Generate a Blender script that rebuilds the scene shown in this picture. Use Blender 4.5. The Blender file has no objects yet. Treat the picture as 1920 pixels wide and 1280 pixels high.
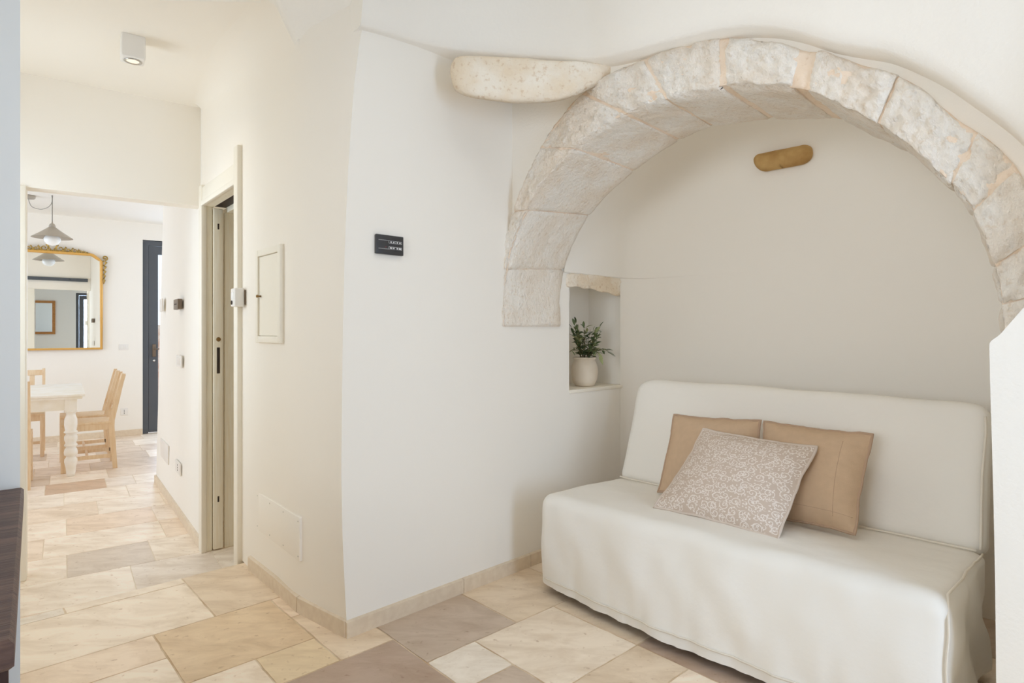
import bpy, bmesh, math, random
from math import sin, cos, pi, radians, sqrt, atan2
from mathutils import Vector, Matrix, noise
random.seed(7)
SC = bpy.context.scene
COL = SC.collection
V3 = Vector

# ------------------------------------------------------------------ camera
H = 1.134                      # eye height above the near floor
FPX, CX, HY = 1130.0, 960.0, 622.0
STEP = -0.17                   # the corridor and dining floor lie one step lower
cam_d = bpy.data.cameras.new('camera')
cam_d.sensor_width = 36.0
cam_d.lens = 36.0 * FPX / 1920.0
cam_d.shift_y = (HY - 640.0) / 1920.0
cam_d.clip_start = 0.05
cam = bpy.data.objects.new('camera', cam_d)
COL.objects.link(cam)
cam.location = (0, 0, H)
cam.rotation_euler = (pi / 2, 0, 0)
SC.camera = cam

# ------------------------------------------------------------------ colour management, world, daylight
SC.view_settings.view_transform = 'Standard'
SC.view_settings.look = 'None'
SC.view_settings.gamma = 1.0
SC.view_settings.use_curve_mapping = False
SC.view_settings.exposure = 0.06
SC.cycles.max_bounces = 14
SC.cycles.diffuse_bounces = 9
SC.cycles.glossy_bounces = 5
SC.cycles.transparent_max_bounces = 12
SC.cycles.use_denoising = True
SC.cycles.sample_clamp_indirect = 6.0
SC.cycles.caustics_reflective = False
SC.cycles.caustics_refractive = False
world = bpy.data.worlds.new('daylight_sky')
SC.world = world
world.use_nodes = True
bg = world.node_tree.nodes['Background']
bg.inputs[0].default_value = (0.80, 0.90, 1.0, 1)
bg.inputs[1].default_value = 1.5

# plan frames -----------------------------------------------------------
O2 = Vector((-.0378, 2.8048))                      # foot of the arch on the left wall
U2 = Vector((.70, -.714)).normalized()             # along the front of the alcove
N2 = Vector((.714, .70)).normalized()              # into the alcove
E1 = Vector((.8025, .5966)).normalized()           # dining room axes
E2 = Vector((-.5966, .8025)).normalized()


def W(s, v, h=0.0):
    p = O2 + U2 * s + N2 * v
    return V3((p.x, p.y, h))


def D(p, q, h=0.0):
    r = E1 * p + E2 * q
    return V3((r.x, r.y, h))


def ray(px, py):
    return V3(((px - CX) / FPX, 1.0, (HY - py) / FPX))


def on_plane(px, py, p0, n):
    d = ray(px, py)
    t = ((V3(p0) - cam.location).dot(V3(n))) / d.dot(V3(n))
    return V3((0, 0, H)) + d * t


cam.location = V3((0, 0, H))
NS = V3((U2.x, U2.y, 0))
NV = V3((N2.x, N2.y, 0))
NP = V3((E1.x, E1.y, 0))
NQ = V3((E2.x, E2.y, 0))


def on_s(px, py, s=0.0):
    return on_plane(px, py, W(s, 0, 0), NS)


def on_v(px, py, v=0.0):
    return on_plane(px, py, W(0, v, 0), NV)


def on_p(px, py, p):
    return on_plane(px, py, D(p, 0, 0), NP)


def on_q(px, py, q):
    return on_plane(px, py, D(0, q, 0), NQ)


def on_h(px, py, h=0.0):
    d = ray(px, py)
    return V3((0, 0, H)) + d * ((h - H) / d.z)


def sv(p):
    r = Vector((p.x, p.y)) - O2
    return r.dot(U2), r.dot(N2)


def pq(p):
    r = Vector((p.x, p.y))
    return r.dot(E1), r.dot(E2)


def area(name, loc, aim, sx, sy, power, color=(1, 1, 1), spread=180):
    d = bpy.data.lights.new(name, 'AREA')
    d.shape = 'RECTANGLE'
    d.size, d.size_y = sx, sy
    d.energy = power
    d.color = color
    d.spread = radians(spread)
    o = bpy.data.objects.new(name, d)
    COL.objects.link(o)
    o.location = loc
    o.rotation_euler = (V3(aim) - V3(loc)).to_track_quat('-Z', 'Y').to_euler()
    return o


# daylight through the glass door opposite the left wall, an assumed dining room window on the left; plus added fill
SKY = (0.58, 0.745, 1.0)
area('daylight_garden_door', W(3.62, -.82, 1.12), W(0, -.82, 1.05), 0.95, 2.0, 64, SKY)
area('back_fill_light', W(1.45, -3.66, 1.5), W(.85, 1.0, 1.3), 1.3, 1.2, 6.0, (.84, .91, 1.0), 60)  # added fill towards the alcove, from an invented window behind the viewpoint
area('daylight_assumed_window', D(-2.95, 6.9, 1.15), D(0.6, 6.6, .9), 2.2, 2.0, 62, SKY)  # comes from an assumed window, out of view
area('daylight_dining_door', D(1.35, 9.35, 1.2), D(.6, 6.5, .8), .7, 2.1, 24, SKY)
area('corridor_fill_light', D(-.86, 3.52, 1.45), D(.7, 3.6, 1.3), .75, 1.1, 17, (.70, .85, 1.0))  # added fill that brightens the corridor, from an assumed window out of view
area('dining_side_fill_light', D(2.66, 7.6, 1.3), D(0, 8.2, 1.2), 1.5, 1.5, 24, SKY)  # added fill that brightens the far dining wall, from an invented window


# ------------------------------------------------------------------ mesh helpers
class MB:
    """collects shapes, then links them as ONE mesh object"""
    def __init__(self, M=None):
        self.v, self.f, self.sm, self.M = [], [], [], M or Matrix.Identity(4)

    def add(self, vs, fs, smooth=False, M=None):
        b = len(self.v)
        T = self.M @ M if M is not None else self.M
        self.v += [T @ V3(x) for x in vs]
        self.f += [[i + b for i in f] for f in fs]
        self.sm += [smooth] * len(fs)
        return self

    def box(self, lo, hi, M=None, bev=0.0):
        if bev > 0:
            c = [(lo[i] + hi[i]) / 2 for i in range(3)]
            s = [abs(hi[i] - lo[i]) for i in range(3)]
            vs, fs = rbox_data(s, min(bev, min(s) * .49), 1, 2)
            return self.add([V3(x) + V3(c) for x in vs], fs, True, M)
        x0, y0, z0 = lo
        x1, y1, z1 = hi
        vs = [(x0, y0, z0), (x1, y0, z0), (x1, y1, z0), (x0, y1, z0), (x0, y0, z1), (x1, y0, z1), (x1, y1, z1), (x0, y1, z1)]
        return self.add(vs, [(0, 3, 2, 1), (4, 5, 6, 7), (0, 1, 5, 4), (1, 2, 6, 5), (2, 3, 7, 6), (3, 0, 4, 7)], False, M)

    def quad(self, *p):
        return self.add(p, [tuple(range(len(p)))])

    def slab(self, poly, z0, z1):
        n = len(poly)
        vs = [(p[0], p[1], z0) for p in poly] + [(p[0], p[1], z1) for p in poly]
        fs = [tuple(reversed(range(n))), tuple(range(n, 2 * n))] + [(i, (i + 1) % n, n + (i + 1) % n, n + i) for i in range(n)]
        return self.add(vs, fs)

    def prism(self, front, depth):
        """front outline (list of Vector), extruded by vector depth"""
        n = len(front)
        vs = [V3(p) for p in front] + [V3(p) + V3(depth) for p in front]
        fs = [tuple(range(n)), tuple(reversed(range(n, 2 * n)))] + [(i, n + i, n + (i + 1) % n, (i + 1) % n) for i in range(n)]
        return self.add(vs, fs)

    def tube(self, pts, r, n=8, closed=False, caps=True, M=None):
        pts = [V3(p) for p in pts]
        rr = r if isinstance(r, (list, tuple)) else [r] * len(pts)
        vs, fs = [], []
        m = len(pts)
        ref = None
        for i, p in enumerate(pts):
            a = pts[(i - 1) % m] if (closed or i > 0) else p
            c = pts[(i + 1) % m] if (closed or i < m - 1) else p
            t = (c - a)
            t = t.normalized() if t.length > 1e-9 else V3((0, 0, 1))
            if ref is None:
                ref = t.orthogonal().normalized()
            ref = (ref - t * ref.dot(t))
            ref = ref.normalized() if ref.length > 1e-6 else t.orthogonal().normalized()
            bn = t.cross(ref)
            for k in range(n):
                an = 2 * pi * k / n
                vs.append(p + (ref * cos(an) + bn * sin(an)) * rr[i])
        for i in range(m if closed else m - 1):
            j = (i + 1) % m
            for k in range(n):
                fs.append((i * n + k, i * n + (k + 1) % n, j * n + (k + 1) % n, j * n + k))
        if caps and not closed:
            fs.append(tuple(reversed(range(n))))
            fs.append(tuple(range((m - 1) * n, m * n)))
        return self.add(vs, fs, True, M)

    def lathe(self, prof, n=32, M=None, cap=True):
        vs, fs = [], []
        for r, z in prof:
            for k in range(n):
                a = 2 * pi * k / n
                vs.append((r * cos(a), r * sin(a), z))
        for i in range(len(prof) - 1):
            for k in range(n):
                fs.append((i * n + k, i * n + (k + 1) % n, (i + 1) * n + (k + 1) % n, (i + 1) * n + k))
        if cap:
            if prof[0][0] > 1e-5:
                fs.append(tuple(reversed(range(n))))
            if prof[-1][0] > 1e-5:
                fs.append(tuple(range((len(prof) - 1) * n, len(prof) * n)))
        return self.add(vs, fs, True, M)

    def grid(self, rows, smooth=True, closed=False):
        n = len(rows[0])
        vs = [p for r in rows for p in r]
        fs = []
        for i in range(len(rows) - 1):
            for k in range(n if closed else n - 1):
                fs.append((i * n + k, i * n + (k + 1) % n, (i + 1) * n + (k + 1) % n, (i + 1) * n + k))
        return self.add(vs, fs, smooth)

    def build(self, name, mat, parent=None, world=True, fix=True, merge=False):
        me = bpy.data.meshes.new(name)
        off = V3((0, 0, 0))
        vs = self.v
        if parent is not None and world:
            inv = parent.matrix_basis.inverted()
            vs = [inv @ x for x in vs]
        me.from_pydata([tuple(x) for x in vs], [], self.f)
        for p, s in zip(me.polygons, self.sm):
            p.use_smooth = s
        if fix or merge:
            bm = bmesh.new()
            bm.from_mesh(me)
            if merge:
                bmesh.ops.remove_doubles(bm, verts=bm.verts, dist=1e-5)
            if fix:
                bmesh.ops.recalc_face_normals(bm, faces=bm.faces)
            bm.to_mesh(me)
            bm.free()
        me.materials.append(mat)
        o = bpy.data.objects.new(name, me)
        COL.objects.link(o)
        if parent is not None:
            o.parent = parent
        return o


def rbox_data(size, r, n=1, nr=3, seg=None):
    """rounded box: surface grid; seg = divisions per axis of the flat part"""
    seg = seg or (n, n, n)
    hs = [s / 2 for s in size]

    def axis(h, k):
        a = []
        for i in range(nr):
            a.append(-h + r * (1 - cos(pi / 2 * i / nr)) * 1.0)
        for i in range(k + 1):
            a.append(-h + r + (2 * h - 2 * r) * i / k)
        for i in range(1, nr + 1):
            a.append(h - r + r * sin(pi / 2 * i / nr))
        return a
    ax = [axis(hs[i], seg[i]) for i in range(3)]
    idx, vs, fs = {}, [], []

    def key(p):
        return tuple(round(c, 6) for c in p)

    def vert(p):
        k = key(p)
        if k in idx:
            return idx[k]
        q = [max(-hs[i] + r, min(hs[i] - r, p[i])) for i in range(3)]
        d = V3(p) - V3(q)
        out = V3(q) + (d.normalized() * r if d.length > 1e-9 else d)
        idx[k] = len(vs)
        vs.append(out)
        return idx[k]
    for a in range(3):
        b, c = (a + 1) % 3, (a + 2) % 3
        for sgn in (-1, 1):
            for i in range(len(ax[b]) - 1):
                for j in range(len(ax[c]) - 1):
                    q = []
                    for (ii, jj) in ((0, 0), (1, 0), (1, 1), (0, 1)):
                        p = [0, 0, 0]
                        p[a] = sgn * hs[a]
                        p[b] = ax[b][i + ii]
                        p[c] = ax[c][j + jj]
                        q.append(vert(p))
                    if len(set(q)) == 4:
                        fs.append(tuple(q) if sgn > 0 else tuple(reversed(q)))
    return vs, fs


def tag(o, label=None, cat=None, group=None, kind=None):
    if label:
        o['label'] = label
    if cat:
        o['category'] = cat
    if group:
        o['group'] = group
    if kind:
        o['kind'] = kind
    return o


def thing(name, label, cat, loc=(0, 0, 0), rz=0.0, group=None, kind=None):
    o = bpy.data.objects.new(name, None)
    COL.objects.link(o)
    o.location = loc
    o.rotation_euler = (0, 0, rz)
    o.empty_display_size = .1
    o.matrix_basis = Matrix.Translation(V3(loc)) @ Matrix.Rotation(rz, 4, 'Z')
    return tag(o, label, cat, group, kind)


def struct(name, mb, mat, parent=None, fix=True, **kw):
    o = mb.build(name, mat, parent, fix=fix, **kw)
    if parent is None:
        o['kind'] = 'structure'
    return o


def rz_of(normal2):
    """rotation so that local -Y is the wall's outward normal, local X runs to the viewer's right"""
    y = -Vector(normal2)
    return atan2(-y.x, y.y)


def catmull(pts, m):
    """m samples per span through a list of tuples/Vectors"""
    P = [V3(p) if len(p) == 3 else V3((p[0], p[1], 0)) for p in pts]
    out = []
    for i in range(len(P) - 1):
        a, b, c, d = P[max(i - 1, 0)], P[i], P[i + 1], P[min(i + 2, len(P) - 1)]
        for k in range(m):
            t = k / m
            out.append(.5 * ((2 * b) + (c - a) * t + (2 * a - 5 * b + 4 * c - d) * t * t + (3 * b - a - 3 * c + d) * t ** 3))
    out.append(P[-1])
    return out


def lerp(a, b, t):
    return a + (b - a) * t


def interp(xs, ys, x):
    if x <= xs[0]:
        return ys[0]
    for i in range(len(xs) - 1):
        if x <= xs[i + 1]:
            return lerp(ys[i], ys[i + 1], (x - xs[i]) / (xs[i + 1] - xs[i]))
    return ys[-1]


def sm01(a, b, x):
    t = max(0, min(1, (x - a) / (b - a)))
    return t * t * (3 - 2 * t)


def fbm(p, o=3):
    return noise.fractal(V3(p), 1.0, 2.0, o, noise_basis='PERLIN_ORIGINAL')


# ------------------------------------------------------------------ materials
def srgb(r, g, b):
    f = lambda c: (c / 255 / 12.92) if c / 255 <= .04045 else ((c / 255 + .055) / 1.055) ** 2.4
    return (f(r), f(g), f(b), 1)


def mat(name, col, rough=.6, metal=0.0, spec=.4, bump=0.0, bscale=20.0, var=0.0, vscale=6.0, col2=None, stretch=None, detail=6, emit=None, bdist=.01):
    m = bpy.data.materials.new(name)
    m.use_nodes = True
    nt = m.node_tree
    b = nt.nodes['Principled BSDF']
    b.inputs['Base Color'].default_value = col
    b.inputs['Roughness'].default_value = rough
    b.inputs['Metallic'].default_value = metal
    b.inputs['Specular IOR Level'].default_value = spec
    tc = nt.nodes.new('ShaderNodeTexCoord')
    mp = nt.nodes.new('ShaderNodeMapping')
    nt.links.new(tc.outputs['Object'], mp.inputs[0])
    if stretch:
        mp.inputs['Scale'].default_value = stretch
    if var > 0 or col2:
        n = nt.nodes.new('ShaderNodeTexNoise')
        n.inputs['Scale'].default_value = vscale
        n.inputs['Detail'].default_value = detail
        nt.links.new(mp.outputs[0], n.inputs['Vector'])
        cr = nt.nodes.new('ShaderNodeValToRGB')
        c2 = col2 or tuple(c * (1 - var) for c in col[:3]) + (1,)
        cr.color_ramp.elements[0].position, cr.color_ramp.elements[1].position = .35, .68
        cr.color_ramp.elements[0].color, cr.color_ramp.elements[1].color = c2, col
        nt.links.new(n.outputs['Fac'], cr.inputs[0])
        nt.links.new(cr.outputs[0], b.inputs['Base Color'])
    if bump > 0:
        n2 = nt.nodes.new('ShaderNodeTexNoise')
        n2.inputs['Scale'].default_value = bscale
        n2.inputs['Detail'].default_value = 5
        nt.links.new(mp.outputs[0], n2.inputs['Vector'])
        bp = nt.nodes.new('ShaderNodeBump')
        bp.inputs['Strength'].default_value = bump
        bp.inputs['Distance'].default_value = bdist
        nt.links.new(n2.outputs['Fac'], bp.inputs['Height'])
        nt.links.new(bp.outputs[0], b.inputs['Normal'])
    if emit:
        b.inputs['Emission Color'].default_value = emit[0]
        b.inputs['Emission Strength'].default_value = emit[1]
    return m


M = {}
M['plaster'] = mat('white_plaster', srgb(246, 241, 232), .9, spec=.15, bump=.10, bscale=9, bdist=.012)
M['stucco'] = mat('white_stucco', srgb(246, 241, 232), .9, spec=.15, bump=.28, bscale=95, bdist=.004)
M['cream_plaster'] = mat('cream_plaster', srgb(246, 239, 228), .9, spec=.15, bump=.08, bscale=7, bdist=.012)
M['grey_plaster'] = mat('grey_plaster', srgb(236, 238, 238), .9, spec=.15, bump=.08, bscale=8)
M['skirting'] = mat('travertine_skirting', srgb(232, 216, 193), .45, spec=.4, bump=.05, bscale=60, col2=srgb(223, 205, 181), vscale=34)
M['grout'] = mat('pale_grout', srgb(236, 220, 196), .9, spec=.1, col2=srgb(206, 180, 146), vscale=9)
M['grout_pale'] = mat('cream_grout', srgb(240, 228, 208), .9, spec=.1)
M['cloth'] = mat('off_white_cotton', srgb(241, 237, 229), .92, spec=.15, bump=.22, bscale=13, bdist=.012)
M['cloth_seam'] = mat('off_white_piping', srgb(232, 224, 210), .92, spec=.1)
M['linen'] = mat('beige_linen', srgb(206, 178, 149), .95, spec=.1, bump=.25, bscale=260, bdist=.002, var=.06, vscale=40)
M['linen_edge'] = mat('beige_linen_edging', srgb(186, 158, 134), .95, spec=.1, bump=.4, bscale=180, bdist=.003)
M['sand_stone'] = mat('sandy_stone', srgb(200, 165, 110), .9, spec=.15, bump=.25, bscale=80, bdist=.003, col2=srgb(176, 138, 86), vscale=14)
M['cream_paint'] = mat('cream_paint', srgb(244, 237, 222), .45, spec=.4)
M['cream_wood'] = mat('cream_washed_wood', srgb(250, 245, 230), .5, spec=.35, bump=.08, bscale=14, col2=srgb(243, 234, 212), vscale=5, stretch=(18, 18, 1.2))
M['pine'] = mat('light_pine', srgb(234, 210, 178), .5, spec=.35, col2=srgb(226, 196, 158), vscale=4, stretch=(14, 14, 2))
M['pine_red'] = mat('red_mark', srgb(190, 40, 40), .6)
M['table_paint'] = mat('distressed_white_paint', srgb(250, 246, 240), .5, spec=.35, bump=.1, bscale=30, col2=srgb(243, 236, 222), vscale=9, detail=10)
M['dark_wood'] = mat('dark_brown_wood', srgb(112, 88, 78), .5, spec=.35, bump=.35, bscale=16, bdist=.004, col2=srgb(78, 58, 52), vscale=5, stretch=(2, 14, 14))
M['dark_wood_end'] = mat('dark_brown_wood_edge', srgb(84, 60, 54), .4, spec=.4, bump=.2, bscale=20, col2=srgb(52, 36, 34), vscale=9)
M['dark_metal'] = mat('charcoal_metal', srgb(82, 86, 92), .4, metal=.0, spec=.5)
M['black'] = mat('black_plastic', srgb(58, 58, 60), .35, spec=.45)
M['black_side'] = mat('grey_plastic_side', srgb(120, 120, 122), .4)
M['ink'] = mat('white_print', srgb(225, 225, 225), .6)
M['white_plastic'] = mat('white_plastic', srgb(238, 234, 228), .4, spec=.45)
M['lcd'] = mat('pale_display', srgb(246, 246, 244), .2, spec=.5)
M['slot'] = mat('dark_slot', srgb(60, 48, 40), .6)
M['brass'] = mat('aged_brass', srgb(150, 120, 78), .35, metal=.8)
M['bronze'] = mat('brown_metal', srgb(120, 104, 88), .4, metal=.3)
M['gold'] = mat('gilded_wood', srgb(226, 176, 96), .35, metal=.35, spec=.5, bump=.1, bscale=40)
M['gold_carved'] = mat('gilded_carving', srgb(214, 178, 96), .35, metal=.5, spec=.5, col2=srgb(120, 96, 46), vscale=60)
M['oak'] = mat('oak_frame', srgb(190, 140, 84), .5, spec=.35, col2=srgb(165, 115, 62), vscale=6, stretch=(3, 3, 14))
M['terracotta'] = mat('pale_ceramic', srgb(234, 222, 204), .7, spec=.3, bump=.05, bscale=40, col2=srgb(226, 212, 192), vscale=9)
M['soil'] = mat('dark_soil', srgb(60, 48, 38), .95, bump=.5, bscale=90)
M['leaf'] = mat('olive_green_leaf', srgb(112, 128, 84), .5, spec=.4, col2=srgb(74, 92, 58), vscale=22)
M['leaf_pale'] = mat('pale_green_leaf', srgb(156, 162, 116), .55, spec=.35)
M['stem'] = mat('brown_stem', srgb(120, 108, 72), .7)
M['lamp_grey'] = mat('taupe_enamel', srgb(176, 166, 152), .4, spec=.45)
M['globe'] = mat('opal_glass', srgb(250, 250, 248), .15, spec=.5)
M['cord'] = mat('grey_cord', srgb(150, 146, 138), .6)
M['chrome'] = mat('chrome', srgb(200, 196, 190), .2, metal=.9)
M['screw'] = mat('screw_heads', srgb(176, 168, 156), .35, metal=.5)
M['hedge'] = mat('green_hedge', srgb(120, 150, 84), .8, col2=srgb(60, 88, 40), vscale=24)
M['paving'] = mat('pale_paving', srgb(226, 218, 204), .85)
M['brick'] = mat('rose_stone', srgb(196, 150, 128), .9, bump=.5, bscale=20, col2=srgb(228, 216, 204), vscale=9)
M['led'] = mat('dim_red_led', srgb(120, 50, 60), .4)


def mirror_mat():
    m = bpy.data.materials.new('mirror_glass')
    m.use_nodes = True
    b = m.node_tree.nodes['Principled BSDF']
    b.inputs['Base Color'].default_value = (.93, .95, .93, 1)
    b.inputs['Metallic'].default_value = 1
    b.inputs['Roughness'].default_value = .01
    return m


def glass_mat():
    m = bpy.data.materials.new('clear_glass')
    m.use_nodes = True
    nt = m.node_tree
    for n in list(nt.nodes):
        nt.nodes.remove(n)
    out = nt.nodes.new('ShaderNodeOutputMaterial')
    mx = nt.nodes.new('ShaderNodeMixShader')
    tr = nt.nodes.new('ShaderNodeBsdfTransparent')
    gl = nt.nodes.new('ShaderNodeBsdfGlossy')
    gl.inputs['Roughness'].default_value = .02
    mx.inputs[0].default_value = .06
    nt.links.new(tr.outputs[0], mx.inputs[1])
    nt.links.new(gl.outputs[0], mx.inputs[2])
    nt.links.new(mx.outputs[0], out.inputs[0])
    return m


M['mirror'] = mirror_mat()
M['glass'] = glass_mat()


def tile_mat():
    m = bpy.data.materials.new('travertine_tiles')
    m.use_nodes = True
    nt = m.node_tree
    L = nt.links.new
    b = nt.nodes['Principled BSDF']
    at = nt.nodes.new('ShaderNodeAttribute')
    at.attribute_name = 'tile'
    of = nt.nodes.new('ShaderNodeAttribute')
    of.attribute_name = 'shift'
    tc = nt.nodes.new('ShaderNodeTexCoord')
    ad = nt.nodes.new('ShaderNodeVectorMath')
    ad.operation = 'ADD'
    L(tc.outputs['Object'], ad.inputs[0])
    L(of.outputs['Vector'], ad.inputs[1])
    mp = nt.nodes.new('ShaderNodeMapping')
    mp.inputs['Rotation'].default_value = (0, 0, radians(-42))
    mp.inputs['Scale'].default_value = (1.6, 4.2, 1)
    L(ad.outputs[0], mp.inputs[0])
    n = nt.nodes.new('ShaderNodeTexNoise')
    n.inputs['Scale'].default_value = 2.6
    n.inputs['Detail'].default_value = 9
    n.inputs['Roughness'].default_value = .66
    n.inputs['Distortion'].default_value = .6
    L(mp.outputs[0], n.inputs['Vector'])
    cr = nt.nodes.new('ShaderNodeValToRGB')
    e = cr.color_ramp.elements
    e[0].position, e[0].color = .32, (.77, .70, .62, 1)
    e[1].position, e[1].color = .60, (1.04, 1.03, 1.02, 1)
    L(n.outputs['Fac'], cr.inputs[0])
    mu = nt.nodes.new('ShaderNodeMix')
    mu.data_type = 'RGBA'
    mu.blend_type = 'MULTIPLY'
    mu.inputs[0].default_value = .8
    L(at.outputs['Color'], mu.inputs[6])
    L(cr.outputs[0], mu.inputs[7])
    # small pits
    vo = nt.nodes.new('ShaderNodeTexNoise')
    vo.inputs['Scale'].default_value = 38
    vo.inputs['Detail'].default_value = 3
    L(ad.outputs[0], vo.inputs['Vector'])
    c2 = nt.nodes.new('ShaderNodeValToRGB')
    c2.color_ramp.elements[0].position, c2.color_ramp.elements[0].color = .24, (.62, .52, .42, 1)
    c2.color_ramp.elements[1].position, c2.color_ramp.elements[1].color = .36, (1, 1, 1, 1)
    L(vo.outputs['Fac'], c2.inputs[0])
    m2 = nt.nodes.new('ShaderNodeMix')
    m2.data_type = 'RGBA'
    m2.blend_type = 'MULTIPLY'
    m2.inputs[0].default_value = .7
    L(mu.outputs[2], m2.inputs[6])
    L(c2.outputs[0], m2.inputs[7])
    L(m2.outputs[2], b.inputs['Base Color'])
    b.inputs['Roughness'].default_value = .38
    b.inputs['Specular IOR Level'].default_value = .38
    bp = nt.nodes.new('ShaderNodeBump')
    bp.inputs['Strength'].default_value = .12
    bp.inputs['Distance'].default_value = .003
    L(n.outputs['Fac'], bp.inputs['Height'])
    L(bp.outputs[0], b.inputs['Normal'])
    return m


M['tiles'] = tile_mat()


def stone_mat(name, base, dark, spot, bstr, bscale, stretch=(1, 1, 1)):
    m = bpy.data.materials.new(name)
    m.use_nodes = True
    nt = m.node_tree
    L = nt.links.new
    b = nt.nodes['Principled BSDF']
    b.inputs['Roughness'].default_value = .93
    b.inputs['Specular IOR Level'].default_value = .12
    tc = nt.nodes.new('ShaderNodeTexCoord')
    mp = nt.nodes.new('ShaderNodeMapping')
    mp.inputs['Scale'].default_value = stretch
    L(tc.outputs['Object'], mp.inputs[0])
    n = nt.nodes.new('ShaderNodeTexNoise')
    n.inputs['Scale'].default_value = 7
    n.inputs['Detail'].default_value = 8
    L(mp.outputs[0], n.inputs['Vector'])
    cr = nt.nodes.new('ShaderNodeValToRGB')
    cr.color_ramp.elements[0].position, cr.color_ramp.elements[0].color = .36, dark
    cr.color_ramp.elements[1].position, cr.color_ramp.elements[1].color = .60, base
    L(n.outputs['Fac'], cr.inputs[0])
    n3 = nt.nodes.new('ShaderNodeTexNoise')
    n3.inputs['Scale'].default_value = 62
    n3.inputs['Detail'].default_value = 4
    L(tc.outputs['Object'], n3.inputs['Vector'])
    c3 = nt.nodes.new('ShaderNodeValToRGB')
    c3.color_ramp.elements[0].position, c3.color_ramp.elements[0].color = .28, spot
    c3.color_ramp.elements[1].position, c3.color_ramp.elements[1].color = .43, (1, 1, 1, 1)
    L(n3.outputs['Fac'], c3.inputs[0])
    mu = nt.nodes.new('ShaderNodeMix')
    mu.data_type = 'RGBA'
    mu.blend_type = 'MULTIPLY'
    mu.inputs[0].default_value = .6
    L(cr.outputs[0], mu.inputs[6])
    L(c3.outputs[0], mu.inputs[7])
    L(mu.outputs[2], b.inputs['Base Color'])
    n2 = nt.nodes.new('ShaderNodeTexNoise')
    n2.inputs['Scale'].default_value = bscale
    n2.inputs['Detail'].default_value = 7
    n2.inputs['Roughness'].default_value = .62
    L(mp.outputs[0], n2.inputs['Vector'])
    bp = nt.nodes.new('ShaderNodeBump')
    bp.inputs['Strength'].default_value = bstr
    bp.inputs['Distance'].default_value = .022
    L(n2.outputs['Fac'], bp.inputs['Height'])
    L(bp.outputs[0], b.inputs['Normal'])
    return m


M['arch_stone'] = stone_mat('rough_pale_tufa', srgb(252, 245, 234), srgb(246, 233, 216), (.84, .75, .64, 1), .85, 44, (1, 1, .7))
M['mortar'] = stone_mat('pink_mortar', srgb(242, 224, 204), srgb(236, 214, 190), (.8, .7, .6, 1), .25, 60)
M['corbel_stone'] = stone_mat('pitted_pale_stone', srgb(248, 238, 222), srgb(240, 222, 196), (.74, .60, .46, 1), .5, 48)


def pattern_mat():
    """white spiral scrolls and leaves printed on beige cloth, laid out in the cushion's own UVs"""
    m = bpy.data.materials.new('scroll_print_cloth')
    m.use_nodes = True
    nt = m.node_tree
    L = nt.links.new
    b = nt.nodes['Principled BSDF']
    b.inputs['Roughness'].default_value = .93
    b.inputs['Specular IOR Level'].default_value = .1

    def math(op, a, c=None):
        n = nt.nodes.new('ShaderNodeMath')
        n.operation = op
        for i, x in enumerate((a, c)):
            if x is None:
                continue
            if isinstance(x, (int, float)):
                n.inputs[i].default_value = x
            else:
                L(x, n.inputs[i])
        return n.outputs[0]
    uv = nt.nodes.new('ShaderNodeUVMap')

    def layer(scale, turns, off, rmax, w, sgn):
        mp = nt.nodes.new('ShaderNodeMapping')
        mp.inputs['Location'].default_value = off
        mp.inputs['Scale'].default_value = (scale, scale, 1)
        L(uv.outputs[0], mp.inputs[0])
        vo = nt.nodes.new('ShaderNodeTexVoronoi')
        vo.voronoi_dimensions = '2D'
        vo.inputs['Scale'].default_value = 1
        vo.inputs['Randomness'].default_value = .75
        L(mp.outputs[0], vo.inputs['Vector'])
        sb = nt.nodes.new('ShaderNodeVectorMath')
        sb.operation = 'SUBTRACT'
        L(mp.outputs[0], sb.inputs[0])
        L(vo.outputs['Position'], sb.inputs[1])
        sp = nt.nodes.new('ShaderNodeSeparateXYZ')
        L(sb.outputs[0], sp.inputs[0])
        r = vo.outputs['Distance']
        sc = nt.nodes.new('ShaderNodeSeparateColor')
        L(vo.outputs['Color'], sc.inputs[0])
        th = math('ARCTAN2', sp.outputs[1], sp.outputs[0])
        th = math('MULTIPLY', th, sgn / (2 * pi))
        ph = math('ADD', math('ADD', th, math('MULTIPLY', r, turns)), math('MULTIPLY', sc.outputs[0], 3.0))
        fr = math('ABSOLUTE', math('SUBTRACT', math('FRACT', ph), .5))
        line = math('LESS_THAN', fr, w)
        inside = math('LESS_THAN', r, rmax)
        return math('MULTIPLY', line, inside)
    a = layer(11.0, 3.4, (0, 0, 0), .46, .115, 1)
    c = layer(17.0, 2.6, (3.3, 1.7, 0), .36, .12, -1)
    d = layer(26.0, .35, (7.1, 5.2, 0), .36, .11, 1)
    tot = math('MINIMUM', math('ADD', math('ADD', a, c), d), 1.0)
    mx = nt.nodes.new('ShaderNodeMix')
    mx.data_type = 'RGBA'
    L(math('MULTIPLY', tot, .8), mx.inputs[0])
    mx.inputs[6].default_value = srgb(202, 184, 168)
    mx.inputs[7].default_value = srgb(238, 230, 222)
    L(mx.outputs[2], b.inputs['Base Color'])
    tc = nt.nodes.new('ShaderNodeTexCoord')
    n2 = nt.nodes.new('ShaderNodeTexNoise')
    n2.inputs['Scale'].default_value = 300
    L(tc.outputs['Object'], n2.inputs['Vector'])
    bp = nt.nodes.new('ShaderNodeBump')
    bp.inputs['Strength'].default_value = .15
    bp.inputs['Distance'].default_value = .002
    L(n2.outputs['Fac'], bp.inputs['Height'])
    L(bp.outputs[0], b.inputs['Normal'])
    return m


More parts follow.
